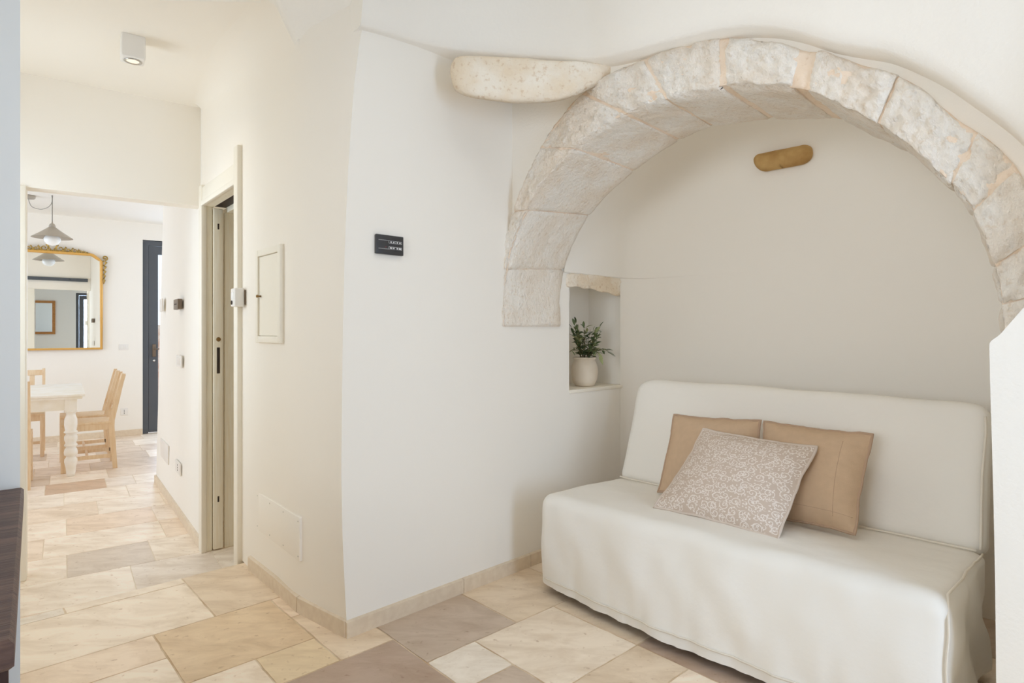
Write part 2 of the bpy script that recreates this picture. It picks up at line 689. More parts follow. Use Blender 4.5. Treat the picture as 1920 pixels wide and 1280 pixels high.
M['scroll'] = pattern_mat()
M['scroll_edge'] = mat('scroll_cloth_edging', srgb(212, 197, 183), .93, spec=.1, bump=.3, bscale=200, bdist=.002)

# ================================================================== SETTING
# ---- left wall with the small recess -----------------------------------
TOPH = 3.05
corner_px = [(652, 1195), (647, 1120), (642, 1000), (640, 900), (641, 760), (643, 620), (646, 480), (651, 350), (657, 250), (662, 180), (669, 110), (680, 48), (686, 0), (690, -60)]
corner = [on_s(*c) for c in corner_px]
corner[0].z = 0.0
c_h = [p.z for p in corner]
c_v = [sv(p)[1] for p in corner]


def corner_v(h):
    return interp(c_h, c_v, h)


RV0, RV1 = sv(on_s(1067, 640))[1], sv(on_s(1168, 640))[1]     # recess in the left wall
RH0, RH1 = on_s(1072, 733).z, on_s(1110, 530).z
NBV = 1.075                                                    # back wall of the alcove
mb = MB()
hs = sorted(set([0, .1, .25, .4, .6, .75, RH0, 1.0, 1.15, 1.3, RH1, 1.55, 1.7, 1.85, 2.0, 2.1, 2.2, 2.3, 2.4, 2.6, TOPH]))
cols = [0, .12, .25, .4, .55, .7, .85, 1.0]


def wall_pt(k, h):
    v0 = corner_v(h)
    if k < len(cols):
        return W(0, lerp(v0, RV0, cols[k]), h)
    return W(0, [RV1, NBV + .25][k - len(cols)], h)


ncol = len(cols) + 2
pts = [[wall_pt(k, h) for k in range(ncol)] for h in hs]
for i in range(len(hs) - 1):
    for k in range(ncol - 1):
        if k == len(cols) - 1 and RH0 - 1e-6 <= hs[i] and hs[i + 1] <= RH1 + 1e-6:
            continue
        mb.add([pts[i][k], pts[i][k + 1], pts[i + 1][k + 1], pts[i + 1][k]], [(0, 1, 2, 3)], False)
RD = .25                                                       # recess depth
a, b_, c_, d_ = W(0, RV0, RH0), W(0, RV1, RH0), W(0, RV1, RH1), W(0, RV0, RH1)
back = [p - NS * RD for p in (a, b_, c_, d_)]
mb.quad(*back)
mb.quad(a, b_, back[1], back[0]).quad(b_, c_, back[2], back[1]).quad(c_, d_, back[3], back[2]).quad(d_, a, back[0], back[3])
struct('wall_left', mb, M['plaster'], fix=False, merge=True)
# small plaster boss high in the recess
bm_ = MB()
l0 = W(-RD, RV0, 0)
mz = Matrix.Translation(W(0, RV0, 0)) @ Matrix.Rotation(rz_of(U2), 4, 'Z')
bm_.box((0, .10, RH1 - .10), (.13, RD + .02, RH1 + .01), M=mz, bev=.006)
struct('trim_1', bm_, M['plaster'])

# ---- alcove shell -------------------------------------------------------
NS1 = 1.86
mb = MB()


def shell_loop(h, inset_s, inset_v, r=.24):
    pts = []
    s0, s1, v1 = 0.004 + inset_s, NS1 - inset_s, NBV - inset_v
    pts.append(W(s0, .42, h))
    pts.append(W(s0, .62, h) if v1 - r > .64 else W(s0, .55, h))
    for k in range(9):
        an = pi - pi / 2 * k / 8
        pts.append(W(s0 + r + r * cos(an), v1 - r + r * sin(an), h))
    for k in range(1, 5):
        pts.append(W(lerp(s0 + r, s1 - r, k / 5), v1, h))
    for k in range(9):
        an = pi / 2 - pi / 2 * k / 8
        pts.append(W(s1 - r + r * cos(an), v1 - r + r * sin(an), h))
    pts.append(W(s1, .36, h))
    return pts


LEDGE = 1.44
# lower part: only back and right side (the left wall itself continues to the rounded corner)
rows = []
for h in (0, .4, .8, 1.1, 1.3, LEDGE):
    rows.append(shell_loop(h, 0, 0, .16)[2:])
mb.grid(rows)
def fade(loop_a, loop_b):
    # the plaster step runs along the left wall and dies out round the corner
    return [lerp(q, p, sm01(4, 13, k)) for k, (p, q) in enumerate(zip(loop_a, loop_b))]


base_l = shell_loop(LEDGE, 0, 0, .16)
step_l = fade([p + V3((0, 0, .004)) for p in base_l], shell_loop(LEDGE + .004, .006, .006, .16))
mb.grid([base_l, step_l], smooth=False)
rows = []
for k in range(13):
    t = k / 12
    h = LEDGE + .004 + t * .88
    ins = .55 * (1 - sqrt(max(0, 1 - (t * .97) ** 2)))
    rows.append(fade(shell_loop(h, ins, ins * .35, .16 + .1 * t), shell_loop(h, .006 + ins, .006 + ins * .35, .16 + .1 * t)))
mb.grid(rows)
top = rows[-1]
mb.add(top, [tuple(range(len(top)))])
struct('wall_alcove', mb, M['plaster'], fix=False)

# ---- front wall: spandrel round the arch, pier on the right ------------
FI_px = [(945, 612), (950, 504), (990, 392), (1078, 280), (1178, 214), (1255, 189), (1362, 166), (1492, 170), (1574, 202), (1660, 247), (1746, 319), (1800, 374), (1822, 410), (1855, 495), (1869, 560), (1874, 628)]
EX_px = [(926, 612), (932, 504), (962, 395), (1008, 280), (1090, 172), (1213, 106), (1362, 70), (1510, 92), (1612, 118), (1702, 150), (1790, 220), (1862, 268), (1915, 330), (1950, 430), (1966, 530), (1970, 628)]
VF = .02
FI = [on_s(x, y, .019) if k < 2 else on_v(x, y, VF) for k, (x, y) in enumerate(FI_px)]
EX = [on_v(x, y, VF) for x, y in EX_px]
FIc, EXc = catmull(FI, 12), catmull(EX, 12)
NJ = len(FI)
mb = MB()
SPV = .055
# band above the extrados: from just inside the ring out to the upper edge
inner, outer = [], []
for i, (f, e) in enumerate(zip(FIc, EXc)):
    s, v = sv(e)
    sf, vf = sv(f)
    s2, h2 = lerp(sf, s, .7), lerp(f.z, e.z, .7)
    if s2 < 0.0 and h2 < 1.3:
        continue
    inner.append((s2, h2))
inner = [p for p in inner if p[1] > 1.30]
rows_i = [W(max(s, -.02), SPV, h) for s, h in inner]
rows_o = []
for s, h in inner:
    # project outwards from the arch centre
    cx_, cz_ = .95, 1.25
    dx, dz = s - cx_, h - cz_
    k = min((3.37 - cx_) / dx if dx > 1e-6 else 1e9, (-.03 - cx_) / dx if dx < -1e-6 else 1e9, (TOPH - cz_) / dz if dz > 1e-6 else 1e9)
    rows_o.append(W(cx_ + dx * k, SPV, cz_ + dz * k))
mb.grid([rows_i, rows_o], smooth=False)
mb.quad(W(-.03, SPV, TOPH), W(-.03, SPV, 2.2), W(.3, SPV, TOPH))
# pier and the wall to its right
pier_px = [(1868, 1300), (1866, 1100), (1863, 950), (1859, 800), (1856, 700), (1855, 645), (1858, 639), (1874, 628)]
pv = -.035
pp = [on_v(x, y, pv) for x, y in pier_px]
s_edge = [sv(p)[0] for p in pp]
pier = [W(s_edge[0], pv, -.02)] + pp + [W(1.86, pv, 1.2), W(3.4, pv, 1.2), W(3.4, pv, -.02)]
mb.prism(pier, NV * .48)
mb.quad(W(1.86, pv, 1.2), W(3.4, pv, 1.2), W(3.4, pv, 1.35), W(1.86, pv, 1.35))
struct('wall_front', mb, M['stucco'])

# ---- vault springing over the left wall and the arch (the overhanging edge) ----
lip_px = [(677, 48), (690, 52), (720, 60), (760, 72), (808, 84), (852, 93), (900, 99), (975, 105), (1071, 111), (1110, 110), (1140, 106), (1180, 96), (1220, 85), (1280, 70), (1349, 55), (1415, 50), (1480, 58), (1546, 78), (1600, 88), (1655, 97), (1708, 117), (1767, 147), (1812, 178), (1856, 209), (1901, 245), (1940, 290), (1975, 350), (2000, 440), (2012, 560), (2016, 640), (2016, 800)]
plan = []                                        # (s, v) of the vault edge in plan
for t in range(0, 21):
    plan.append((.028, lerp(-.95, -.60, t / 20)))
for t in range(1, 21):
    k = t / 20
    p0, p1, p2 = (.028, -.60), (.05, -.10), (.55, -.035)
    plan.append(((1 - k) ** 2 * p0[0] + 2 * k * (1 - k) * p1[0] + k * k * p2[0], (1 - k) ** 2 * p0[1] + 2 * k * (1 - k) * p1[1] + k * k * p2[1]))
plan += [(.9, -.035), (1.4, -.035), (2.0, -.035), (2.6, -.035)]


def plan_hit(px):
    d = Vector(((px - CX) / FPX, 1.0))
    best = None
    for (a, b) in zip(plan[:-1], plan[1:]):
        A, B = W(*a), W(*b)
        A2, e = Vector((A.x, A.y)), Vector((B.x - A.x, B.y - A.y))
        det = -d.x * e.y + e.x * d.y
        if abs(det) < 1e-9:
            continue
        t = (-A2.x * e.y + e.x * A2.y) / det
        w = (d.x * A2.y - A2.x * d.y) / det
        if -.001 <= w <= 1.001 and t > 0:
            nn = Vector((e.y, -e.x)).normalized()
            if nn.dot(A2) > 0:
                nn = -nn
            if best is None or t < best[0]:
                best = (t, nn)
    return best


lipd = catmull(lip_px, 4)
back_r, e0, e1r, r2, r3, r4, r5 = [], [], [], [], [], [], []
for q in lipd:
    hit = plan_hit(q.x)
    if hit is None:
        continue
    t, nn = hit
    P = V3(((q.x - CX) / FPX * t, t, H + (HY - q.y) / FPX * t))
    n3 = V3((nn.x, nn.y, 0))
    up = V3((0, 0, 1))
    back_r.append(P - n3 * .16 - up * .010)
    e0.append(P - n3 * .012 + up * .000)
    e1r.append(P + up * .012)
    r2.append(P + n3 * .006 + up * .05)
    r3.append(P + n3 * .03 + up * .20)
    r4.append(V3((P.x, P.y, max(2.75, P.z + .25))) + n3 * .12)
    r5.append(V3((P.x, P.y, TOPH)) + n3 * .40)
mb = MB()
mb.grid([back_r, e0, e1r, r2, r3, r4, r5])
endc = [r[0] for r in (back_r, e0, e1r, r2, r3, r4, r5)]
mb.add(endc + [V3((back_r[0].x, back_r[0].y, TOPH))], [tuple(range(8))])
struct('ceiling_vault', mb, M['stucco'], fix=False)

# ---- near floor (slab + tiles) and corridor floor -----------------------
TA = Vector((.7364, .6765))
TB = Vector((-.6765, .7364))
CRM, TAN, BRN, GRY, WHT, SND, PCH = srgb(232, 218, 199), srgb(221, 198, 166), srgb(180, 158, 140), srgb(190, 173, 156), srgb(230, 220, 206), srgb(222, 204, 180), srgb(233, 214, 191)
PL = [-1.59, -1.38, -1.17, -.96, -.75, -.54, -.33, -.115, .10, .318, .537, .756, .972, 1.183, 1.395, 1.605, 1.812, 2.022, 2.232, 2.442, 2.652, 2.862, 3.072, 3.282, 3.492, 3.702, 3.912, 4.12]
QL = [-3.75, -3.54, -3.33, -3.12, -2.91, -2.70, -2.49, -2.28, -2.07, -1.86, -1.65, -1.44, -1.23, -1.02, -.81, -.60, -.39, -.18, .03, .24, .455, .67, .88, 1.093, 1.302, 1.512, 1.72, 1.932, 2.14, 2.358, 2.57, 2.785, 3.002, 3.075]


def pi_(x):
    return min(range(len(PL)), key=lambda i: abs(PL[i] - x))


def qi_(x):
    return min(range(len(QL)), key=lambda i: abs(QL[i] - x))


near_tiles = [
    (-.75, .318, 3.002, 3.075, WHT), (-.75, .756, 2.57, 3.002, CRM), (.318, .756, 3.002, 3.075, CRM), (.756, 1.395, 2.57, 3.075, SND),
    (.537, .972, 2.14, 2.57, TAN), (-.33, .537, 2.358, 2.57, PCH), (-.33, .537, 1.932, 2.358, CRM), (.972, 1.183, 2.358, 2.57, PCH),
    (.972, 1.183, 1.932, 2.358, SND), (.756, .972, 1.932, 2.14, srgb(223, 203, 170)), (.537, .756, 1.932, 2.14, CRM), (.756, 1.183, 1.512, 1.932, BRN),
    (1.183, 1.605, 1.72, 2.14, GRY), (1.605, 2.022, 1.72, 2.14, SND), (1.183, 1.395, 1.512, 1.72, WHT), (1.395, 1.812, 1.302, 1.72, CRM),
    (1.183, 1.395, 1.302, 1.512, GRY), (1.395, 1.812, 1.093, 1.302, SND), (1.605, 1.812, .88, 1.093, CRM), (1.812, 2.232, .67, 1.302, BRN),
    (1.812, 2.232, 1.302, 1.72, SND), (1.183, 1.395, .88, 1.302, CRM), (1.395, 1.605, .67, 1.093, SND), (.756, 1.183, 1.093, 1.512, CRM),
    (1.183, 1.605, 2.14, 2.358, CRM), (1.605, 2.022, 2.14, 2.358, SND)]
used = set()
tiles = []
for p0, p1, q0, q1, c in near_tiles:
    i0, i1, j0, j1 = pi_(p0), pi_(p1), qi_(q0), qi_(q1)
    for i in range(i0, i1):
        for j in range(j0, j1):
            used.add((i, j))
    tiles.append((PL[i0], PL[i1], QL[j0], QL[j1], c))
rnd = random.Random(3)
for i in range(len(PL) - 1):
    for j in range(len(QL) - 1):
        if (i, j) in used:
            continue
        w, h_ = rnd.choice([(2, 2), (2, 1), (1, 2), (2, 2), (3, 2)])
        while w > 1 and any((i + a, j) in used or i + a >= len(PL) - 1 for a in range(w)):
            w -= 1
        while h_ > 1 and any((i + a, j + b) in used or j + b >= len(QL) - 1 for a in range(w) for b in range(h_)):
            h_ -= 1
        for a in range(w):
            for b in range(h_):
                used.add((i + a, j + b))
        tiles.append((PL[i], PL[i + w], QL[j], QL[j + h_], rnd.choice([CRM, CRM, SND, WHT, GRY, SND])))

FAR_C, FAR_G, FAR_D = srgb(234, 222, 206), srgb(206, 192, 176), srgb(198, 172, 148)
far_tiles = []
frows = [(3.13, 3.55), (3.55, 3.97), (3.97, 4.38), (4.38, 4.80), (4.80, 5.22), (5.22, 5.64), (5.64, 6.08), (6.08, 6.475), (6.475, 6.89), (6.89, 7.31), (7.31, 7.73), (7.73, 8.15), (8.15, 8.57), (8.57, 8.99), (8.99, 9.4)]
joints = {1: [-.5, .295, .70, 1.12, 1.5], 2: [-.83, -.41, .013, .42, .84, 1.5], 3: [-.73, -.10, .524, .95, 1.5], 4: [-.6, .013, .52, .94, 1.5], 5: [-.5, .2, .62, 1.5], 6: [-.42, 0.0, .42, .84, 1.5], 7: [-.55, -.125, .29, .50, .92, 1.34]}
special = {(2, .013): FAR_G, (7, -.125): FAR_D, (2, -.41): FAR_C, (3, -.10): FAR_C, (4, .013): srgb(230, 210, 188), (8, 1): FAR_G}
for r, (q0, q1) in enumerate(frows):
    xs = [-2.7] + list(joints.get(r, [])) if r in joints else [-2.7 + rnd.random() * .3]
    if r not in joints:
        while xs[-1] < 2.4:
            xs.append(xs[-1] + rnd.choice([.42, .63, .42]))
    else:
        lo = [xs[1]]
        while lo[-1] > -2.6:
            lo.append(lo[-1] - rnd.choice([.42, .63]))
        xs = list(reversed(lo)) + xs[2:]
        while xs[-1] < 2.4:
            xs.append(xs[-1] + rnd.choice([.42, .63]))
    for x0, x1 in zip(xs[:-1], xs[1:]):
        c = special.get((r, round(x0, 3)))
        if c is None:
            c = rnd.choice([FAR_C, FAR_C, srgb(232, 215, 195), srgb(230, 218, 204)]) if r < 8 else rnd.choice([FAR_C, srgb(216, 200, 182), srgb(206, 190, 172)])
        far_tiles.append((x0, x1, q0, q1, c))


def tile_floor(name, tiles, ax, bx, h, gap, grout, gain):
    me = bpy.data.meshes.new(name)
    vs, fs, colr, shf, mats = [], [], [], [], []
    lo_p, hi_p = min(t[0] for t in tiles), max(t[1] for t in tiles)
    lo_q, hi_q = min(t[2] for t in tiles), max(t[3] for t in tiles)

    def P(p, q, z):
        r = ax * p + bx * q
        return (r.x, r.y, z)
    # grout bed as a slab
    bed = [(lo_p, lo_q), (hi_p, lo_q), (hi_p, hi_q), (lo_p, hi_q)]
    vs += [P(p, q, h - .16) for p, q in bed] + [P(p, q, h - .0025) for p, q in bed]
    for f in ((3, 2, 1, 0), (4, 5, 6, 7), (0, 1, 5, 4), (1, 2, 6, 5), (2, 3, 7, 6), (3, 0, 4, 7)):
        fs.append(f)
        colr.append((1, 1, 1, 1))
        shf.append((0, 0, 0))
        mats.append(1)
    for (p0, p1, q0, q1, c) in tiles:
        g = gap / 2
        g = min(g, (q1 - q0) * .3)
        n = 10
        ring = []
        cs = [(p0 + g, q0 + g), (p1 - g, q0 + g), (p1 - g, q1 - g), (p0 + g, q1 - g)]
        for k in range(4):
            a, b = cs[k], cs[(k + 1) % 4]
            for t in range(n):
                p, q = lerp(a[0], b[0], t / n), lerp(a[1], b[1], t / n)
                j = gap * .45
                p += noise.noise(V3((p * 22, q * 22, 3.1))) * j
                q += noise.noise(V3((p * 22, q * 22, 9.7))) * j
                ring.append((p, q))
        b0 = len(vs)
        vs += [P(p, q, h) for p, q in ring] + [P(p, q, h - .004) for p, q in ring]
        m = len(ring)
        fs.append(tuple(range(b0, b0 + m)))
        for k in range(m):
            fs.append((b0 + k, b0 + m + k, b0 + m + (k + 1) % m, b0 + (k + 1) % m))
        s = (rnd.random() * 30, rnd.random() * 30, 0)
        f = rnd.uniform(.95, 1.04) * gain
        for k in range(m + 1):
            colr.append((c[0] * f, c[1] * f, c[2] * f, 1))
            shf.append(s)
            mats.append(0)
    me.from_pydata(vs, [], fs)
    ca = me.attributes.new('tile', 'FLOAT_COLOR', 'FACE')
    sa = me.attributes.new('shift', 'FLOAT_VECTOR', 'FACE')
    for i in range(len(fs)):
        ca.data[i].color = colr[i]
        sa.data[i].vector = shf[i]
    me.materials.append(M['tiles'])
    me.materials.append(grout)
    for i, p in enumerate(me.polygons):
        p.material_index = mats[i]
    o = bpy.data.objects.new(name, me)
    COL.objects.link(o)
    o['kind'] = 'structure'
    return o


tile_floor('floor', tiles, TA, TB, 0.0, .0070, M['grout'], 1.24)
tile_floor('floor_dining', far_tiles, E1, E2, STEP, .0042, M['grout_pale'], 1.22)

# ---- corridor wall (bends away from the corner), pocket door opening ----
C1, C2, C3 = on_h(562, 1146), on_h(517, 1105), on_h(470, 1066)
C0 = corner[0].copy()
F0 = on_p(451, 700, 0)
# wall line beyond the bend, parallel to the dining axes
dirw = (D(.664, 4.0) - C3).normalized()
F0 = C3 + dirw * .135
F0.z = 0
F1 = D(.664, 4.0)
LW = (F1 - F0).length
CEIL = 2.49


def cove_rows(p, inward, h_top, r, cz, base=0.0, n=8):
    """column of points up a wall and over into the ceiling"""
    out = [V3((p.x, p.y, h)) for h in [base + (h_top - base) * k / 10 for k in range(11)]]
    for k in range(1, n + 1):
        an = pi / 2 * k / n
        out.append(V3((p.x, p.y, h_top)) + inward * (r * (1 - cos(an))) + V3((0, 0, (cz - h_top) * sin(an))))
    return out


inw = -V3((dirw.y, -dirw.x, 0))
inw = V3((-dirw.y, dirw.x, 0))
if inw.dot(V3((0, 0, 0)) - C3) < 0:
    inw = -inw
mb = MB()
path = [C1, C2, C3, F0]
cp = catmull([tuple(C0), tuple(C1), tuple(C2), tuple(C3), tuple(F0)], 5)
colsC = []
for i, p in enumerate(cp):
    t = i / (len(cp) - 1)
    if CX + FPX * p.x / p.y > 572:
        colsC.append(cove_rows(p, inw, 2.95, .01, 2.96))
        continue
    colsC.append(cove_rows(p, inw, lerp(2.25, 2.36, sm01(.2, 1, t)), .14, CEIL))
# first column follows the leaning corner edge of the left wall
first = [W(0, corner_v(p.z), p.z) for p in colsC[0][:11]]
sh = first[-1] - colsC[0][10]
colsC[0] = first + [p + V3((sh.x, sh.y, 0)) for p in colsC[0][11:]]
for i in range(1, 4):
    k = (1 - i / 5) ** 1.5
    colsC[i] = [p + V3((W(0, corner_v(p.z), 0).x - C0.x, W(0, corner_v(p.z), 0).y - C0.y, 0)) * k for p in colsC[i]]
mb.grid(colsC)
# above the door, and on to the dining room
DOORH = 1.90
for (p, q_) in ((F0, F1),):
    n = 6
    rows = []
    for i in range(n + 1):
        pt = lerp(p, q_, i / n)
        ht = lerp(2.36, 2.44, i / n)
        col = cove_rows(pt, inw, ht, lerp(.14, .05, i / n), CEIL, base=DOORH)
        rows.append(col)
    mb.grid(rows)
struct('wall_corridor', mb, M['cream_plaster'], fix=False)
mb = MB()
mb.box((0, 0, 0), (0, 0, 0)) if False else None
WEND = D(.642, 6.05)
n_in = -NP
p_a, p_b = F1, WEND
rows = []
for i in range(9):
    pt = lerp(p_a, p_b, i / 8)
    rows.append([V3((pt.x, pt.y, h)) + NP * (.05 * (h - STEP) / 2.2 * (i / 8)) for h in (STEP, .5, 1.2, 2.0, CEIL + .15)])
mb.grid(rows, smooth=False)
e = D(2.4, 6.05)
mb.quad(V3((WEND.x, WEND.y, STEP)), V3((e.x, e.y, STEP)), V3((e.x, e.y, CEIL + .15)), V3((WEND.x, WEND.y, CEIL + .15)) + NP * (.05 * (CEIL + .15 - STEP) / 2.2))
struct('wall_passage', mb, M['plaster'], fix=False)

# ---- header wall over the opening to the dining room --------------------
HQ0, HQ1 = 4.06, 4.17
HB = 1.895
mb = MB()
mD = Matrix(((E1.x, E2.x, 0, 0), (E1.y, E2.y, 0, 0), (0, 0, 1, 0), (0, 0, 0, 1)))
mb.M = mD
mb.box((-2.6, HQ0, HB), (.665, HQ1, CEIL + .3))
mb.box((-2.6, HQ0, STEP), (-.20, HQ1, HB))
struct('wall_header', mb, M['cream_plaster'])
mb = MB(mD)
mb.box((-.32, HQ0 - .012, STEP), (-.158, HQ1 + .012, HB + .005), bev=.006)
struct('trim_2', mb, M['cream_paint'])
# corridor left side (hidden behind the grey wall)
mb = MB(mD)
mb.box((-.75, 2.3, STEP), (-.65, 3.12, CEIL + .3)).box((-.75, 3.12, STEP), (-.65, 3.92, .85)).box((-.75, 3.12, 2.05), (-.65, 3.92, CEIL + .3)).box((-.75, 3.92, STEP), (-.65, HQ0, CEIL + .3))
struct('wall_corridor_side', mb, M['cream_plaster'])
# the gap above takes an added window, unseen and assumed for its light
mb = MB()
A_ = on_h(300, 0, CEIL)
B_ = on_plane(555, 90, C1, inw)
Cc = on_s(686, 4)
mb.quad(D(-1.2, HQ0 + .05, CEIL), D(.72, HQ0 + .05, CEIL), V3((F0.x, F0.y, CEIL)) - inw * .05, V3((B_.x, B_.y, CEIL)) - inw * .05, V3((-.45, 2.25, CEIL)), V3((-.9, 1.8, CEIL)), V3((-2.6, 1.9, CEIL)))
struct('ceiling', mb, M['cream_plaster'], fix=False)
# vault web between corridor and room
mb = MB()
Dd = V3((-2.3, 1.55, 2.62))
Ee = V3((-.55, 1.2, 2.92))
Pn = 40
rowsv = []
for i in range(Pn + 1):
    t = i / Pn
    l0 = lerp(A_, B_, min(1, t / .7)) if t < .7 else lerp(B_, Cc, (t - .7) / .3)
    if t < .7:
        dist = (B_ - l0).dot(inw) * -1
        l0.z = CEIL - .004 if dist > .14 else lerp(B_.z, CEIL, sin(math.acos(max(0.0, min(1.0, 1 - dist / .14))))) - .004
    l1 = lerp(Dd, Ee, t)
    row = []
    for k in range(7):
        u_ = k / 6
        q = lerp(l0, l1, u_)
        q.z += .06 * sin(pi * u_)
        row.append(q)
    rowsv.append(row)
rowsv.append([lerp(Cc + NS * .022, Ee + NS * .30, k / 6) + V3((0, 0, .06 * sin(pi * k / 6))) for k in range(7)])
mb.grid(rowsv)
struct('ceiling_web', mb, M['stucco'], fix=False)

# ---- grey wall on the left, the other walls of the room -----------------
TABH = .72
tb = on_h(45, 911, TABH)
gs, gv = sv(tb)
gp = on_plane(38, 640, W(gs, gv), NS)
gs, gv = sv(gp)
mb = MB()
mb.slab([W(gs, gv), W(gs, -3.75), W(gs - .2, -3.75), W(gs - .2, gv - .03), W(gs - .03, gv)], 0, TOPH)
struct('wall_left_end', mb, M['grey_plaster'])
RS = 3.37
dv0, dv1, dh = -1.30, -.35, 2.12
mb = MB()
for (v0, v1, h0, h1) in ((-.02, dv1, 0, TOPH), (dv1, dv0, dh, TOPH), (dv0, -3.75, 0, TOPH)):
    mb.slab([W(RS, v0), W(RS, v1), W(RS + .2, v1), W(RS + .2, v0)], h0, h1)
struct('wall_right', mb, M['grey_plaster'])
BV = -3.45
wv = [(gs, .65, 0, TOPH), (.65, 2.25, 0, .9), (.65, 2.25, 2.15, TOPH), (2.25, RS + .2, 0, TOPH)]
mb = MB()
for (s0, s1, h0, h1) in wv:
    mb.slab([W(s0, BV), W(s1, BV), W(s1, BV - .2), W(s0, BV - .2)], h0, h1)
struct('wall_back', mb, M['plaster'])
mb = MB()
mb.slab([W(-.35, -1.9), W(-.35, -3.8), W(RS + .3, -3.8), W(RS + .3, .4), W(.3, .4)], TOPH, TOPH + .1)
mb.slab([W(.2, .4), W(-.1, .4), W(-1.2, -1.1), W(-1.2, -2.2), W(.0, -2.2)], TOPH, TOPH + .1)
struct('ceiling_room', mb, M['stucco'])


# windows and doors ------------------------------------------------------
def window(name, org, rz, w, h, mat_f, mull=1):
    t = thing(name, None, None, org, rz, kind='structure')
    f = MB()
    fr = .06
    f.box((0, -.03, 0), (fr, .03, h)).box((w - fr, -.03, 0), (w, .03, h)).box((fr, -.03, 0), (w - fr, .03, fr)).box((fr, -.03, h - fr), (w - fr, .03, h))
    for k in range(mull):
        x = w * (k + 1) / (mull + 1)
        f.box((x - .035, -.03, fr), (x + .035, .03, h - fr))
    f.build('window_frame', mat_f, t, world=False)
    g = MB()
    g.box((fr, -.004, fr), (w - fr, .004, h - fr))
    g.build('pane', M['glass'], t, world=False)
    return t


window('added_window_back', W(2.25, BV - .1, .9), rz_of(N2), 1.6, 1.25, M['white_plastic'])  # unseen window, added to carry the fill from behind


def glass_door(name, org, rz, w, h, stile, handle_x):
    t = thing(name, None, None, org, rz, kind='structure')
    f = MB()
    f.box((0, -.04, 0), (.06, .04, h)).box((w - .06, -.04, 0), (w, .04, h)).box((.06, -.04, h - .06), (w - .06, .04, h))
    f.build('door_frame', M['dark_metal'], t, world=False)
    l = MB()
    l.box((.065, -.03, .01), (.065 + stile, .03, h - .065)).box((w - .065 - stile, -.03, .01), (w - .065, .03, h - .065))
    l.box((.065 + stile, -.03, .01), (w - .065 - stile, .03, .22)).box((.065 + stile, -.03, h - .065 - stile), (w - .065 - stile, .03, h - .065))
    lf = l.build('door_leaf', M['dark_metal'], t, world=False)
    g = MB()
    g.box((.065 + stile, -.006, .22), (w - .065 - stile, .006, h - .065 - stile))
    g.build('pane', M['glass'], t, world=False)
    hd = MB()
    hd.box((handle_x - .02, -.05, .98), (handle_x + .02, -.03, 1.14), bev=.004)
    hd.tube([(handle_x, -.045, 1.08), (handle_x, -.075, 1.08), (handle_x + .11, -.075, 1.08)], .009)
    hd.build('door_handle', M['bronze'], t, world=False)
    k = MB()
    k.lathe([(.014, 0), (.014, .012), (.0, .012)], 16, M=Matrix.Translation((handle_x, -.032, .93)) @ Matrix.Rotation(pi / 2, 4, 'X'))
    k.build('door_lock', M['chrome'], t, world=False)
    return t


glass_door('door_3', W(RS + .08, dv1, 0), rz_of(-U2), dv1 - dv0, dh, .10, .11)
# dining far wall with the dark glazed door
FQ = 8.96
dl = pq(on_q(267.5, 700, FQ))[0]
dtop = on_q(268, 449, FQ).z
mb = MB(mD)
mb.box((-2.7, FQ, STEP), (dl, FQ + .2, CEIL + .3))
mb.box((dl, FQ, dtop), (dl + .95, FQ + .2, CEIL + .3))
mb.box((dl + .95, FQ, STEP), (2.5, FQ + .2, CEIL + .3))
struct('wall_far', mb, M['plaster'])
glass_door('door_2', D(dl + .003, FQ + .06, STEP + .005), atan2(E1.y, E1.x), .945, dtop - STEP - .012, .105, .125)
mb = MB(mD)
mb.box((-2.9, 4.1, STEP), (-2.7, 5.75, CEIL + .3)).box((-2.9, 5.75, STEP), (-2.7, 8.05, .1)).box((-2.9, 5.75, 2.2), (-2.7, 8.05, CEIL + .3)).box((-2.9, 8.05, STEP), (-2.7, 9.2, CEIL + .3))
struct('wall_dining_left', mb, M['plaster'])
mb = MB(mD)
mb.box((2.4, 6.0, STEP), (2.6, 6.85, CEIL + .3)).box((2.4, 6.85, STEP), (2.6, 8.35, .55)).box((2.4, 6.85, 2.1), (2.6, 8.35, CEIL + .3)).box((2.4, 8.35, STEP), (2.6, 9.2, CEIL + .3))
struct('wall_dining_right', mb, M['plaster'])
DCEIL = 2.52
mb = MB(mD)
mb.box((-2.9, HQ1 - .02, DCEIL), (2.6, 9.2, DCEIL + .1))
struct('ceiling_dining', mb, M['plaster'])
window('added_window_corridor', D(-.70, 3.12, .85), atan2(E2.y, E2.x), .8, 1.2, M['white_plastic'], 1)  # unseen window, assumed and added to carry the corridor fill
window('assumed_window_dining', D(-2.8, 5.75, .1), atan2(E2.y, E2.x), 2.3, 2.1, M['white_plastic'], 2)  # unseen window, assumed from the sunlight in the dining room
window('added_window_dining', D(2.5, 8.35, .55), atan2(-E2.y, -E2.x), 1.5, 1.55, M['white_plastic'], 1)  # unseen window, added for the fill on the far dining wall
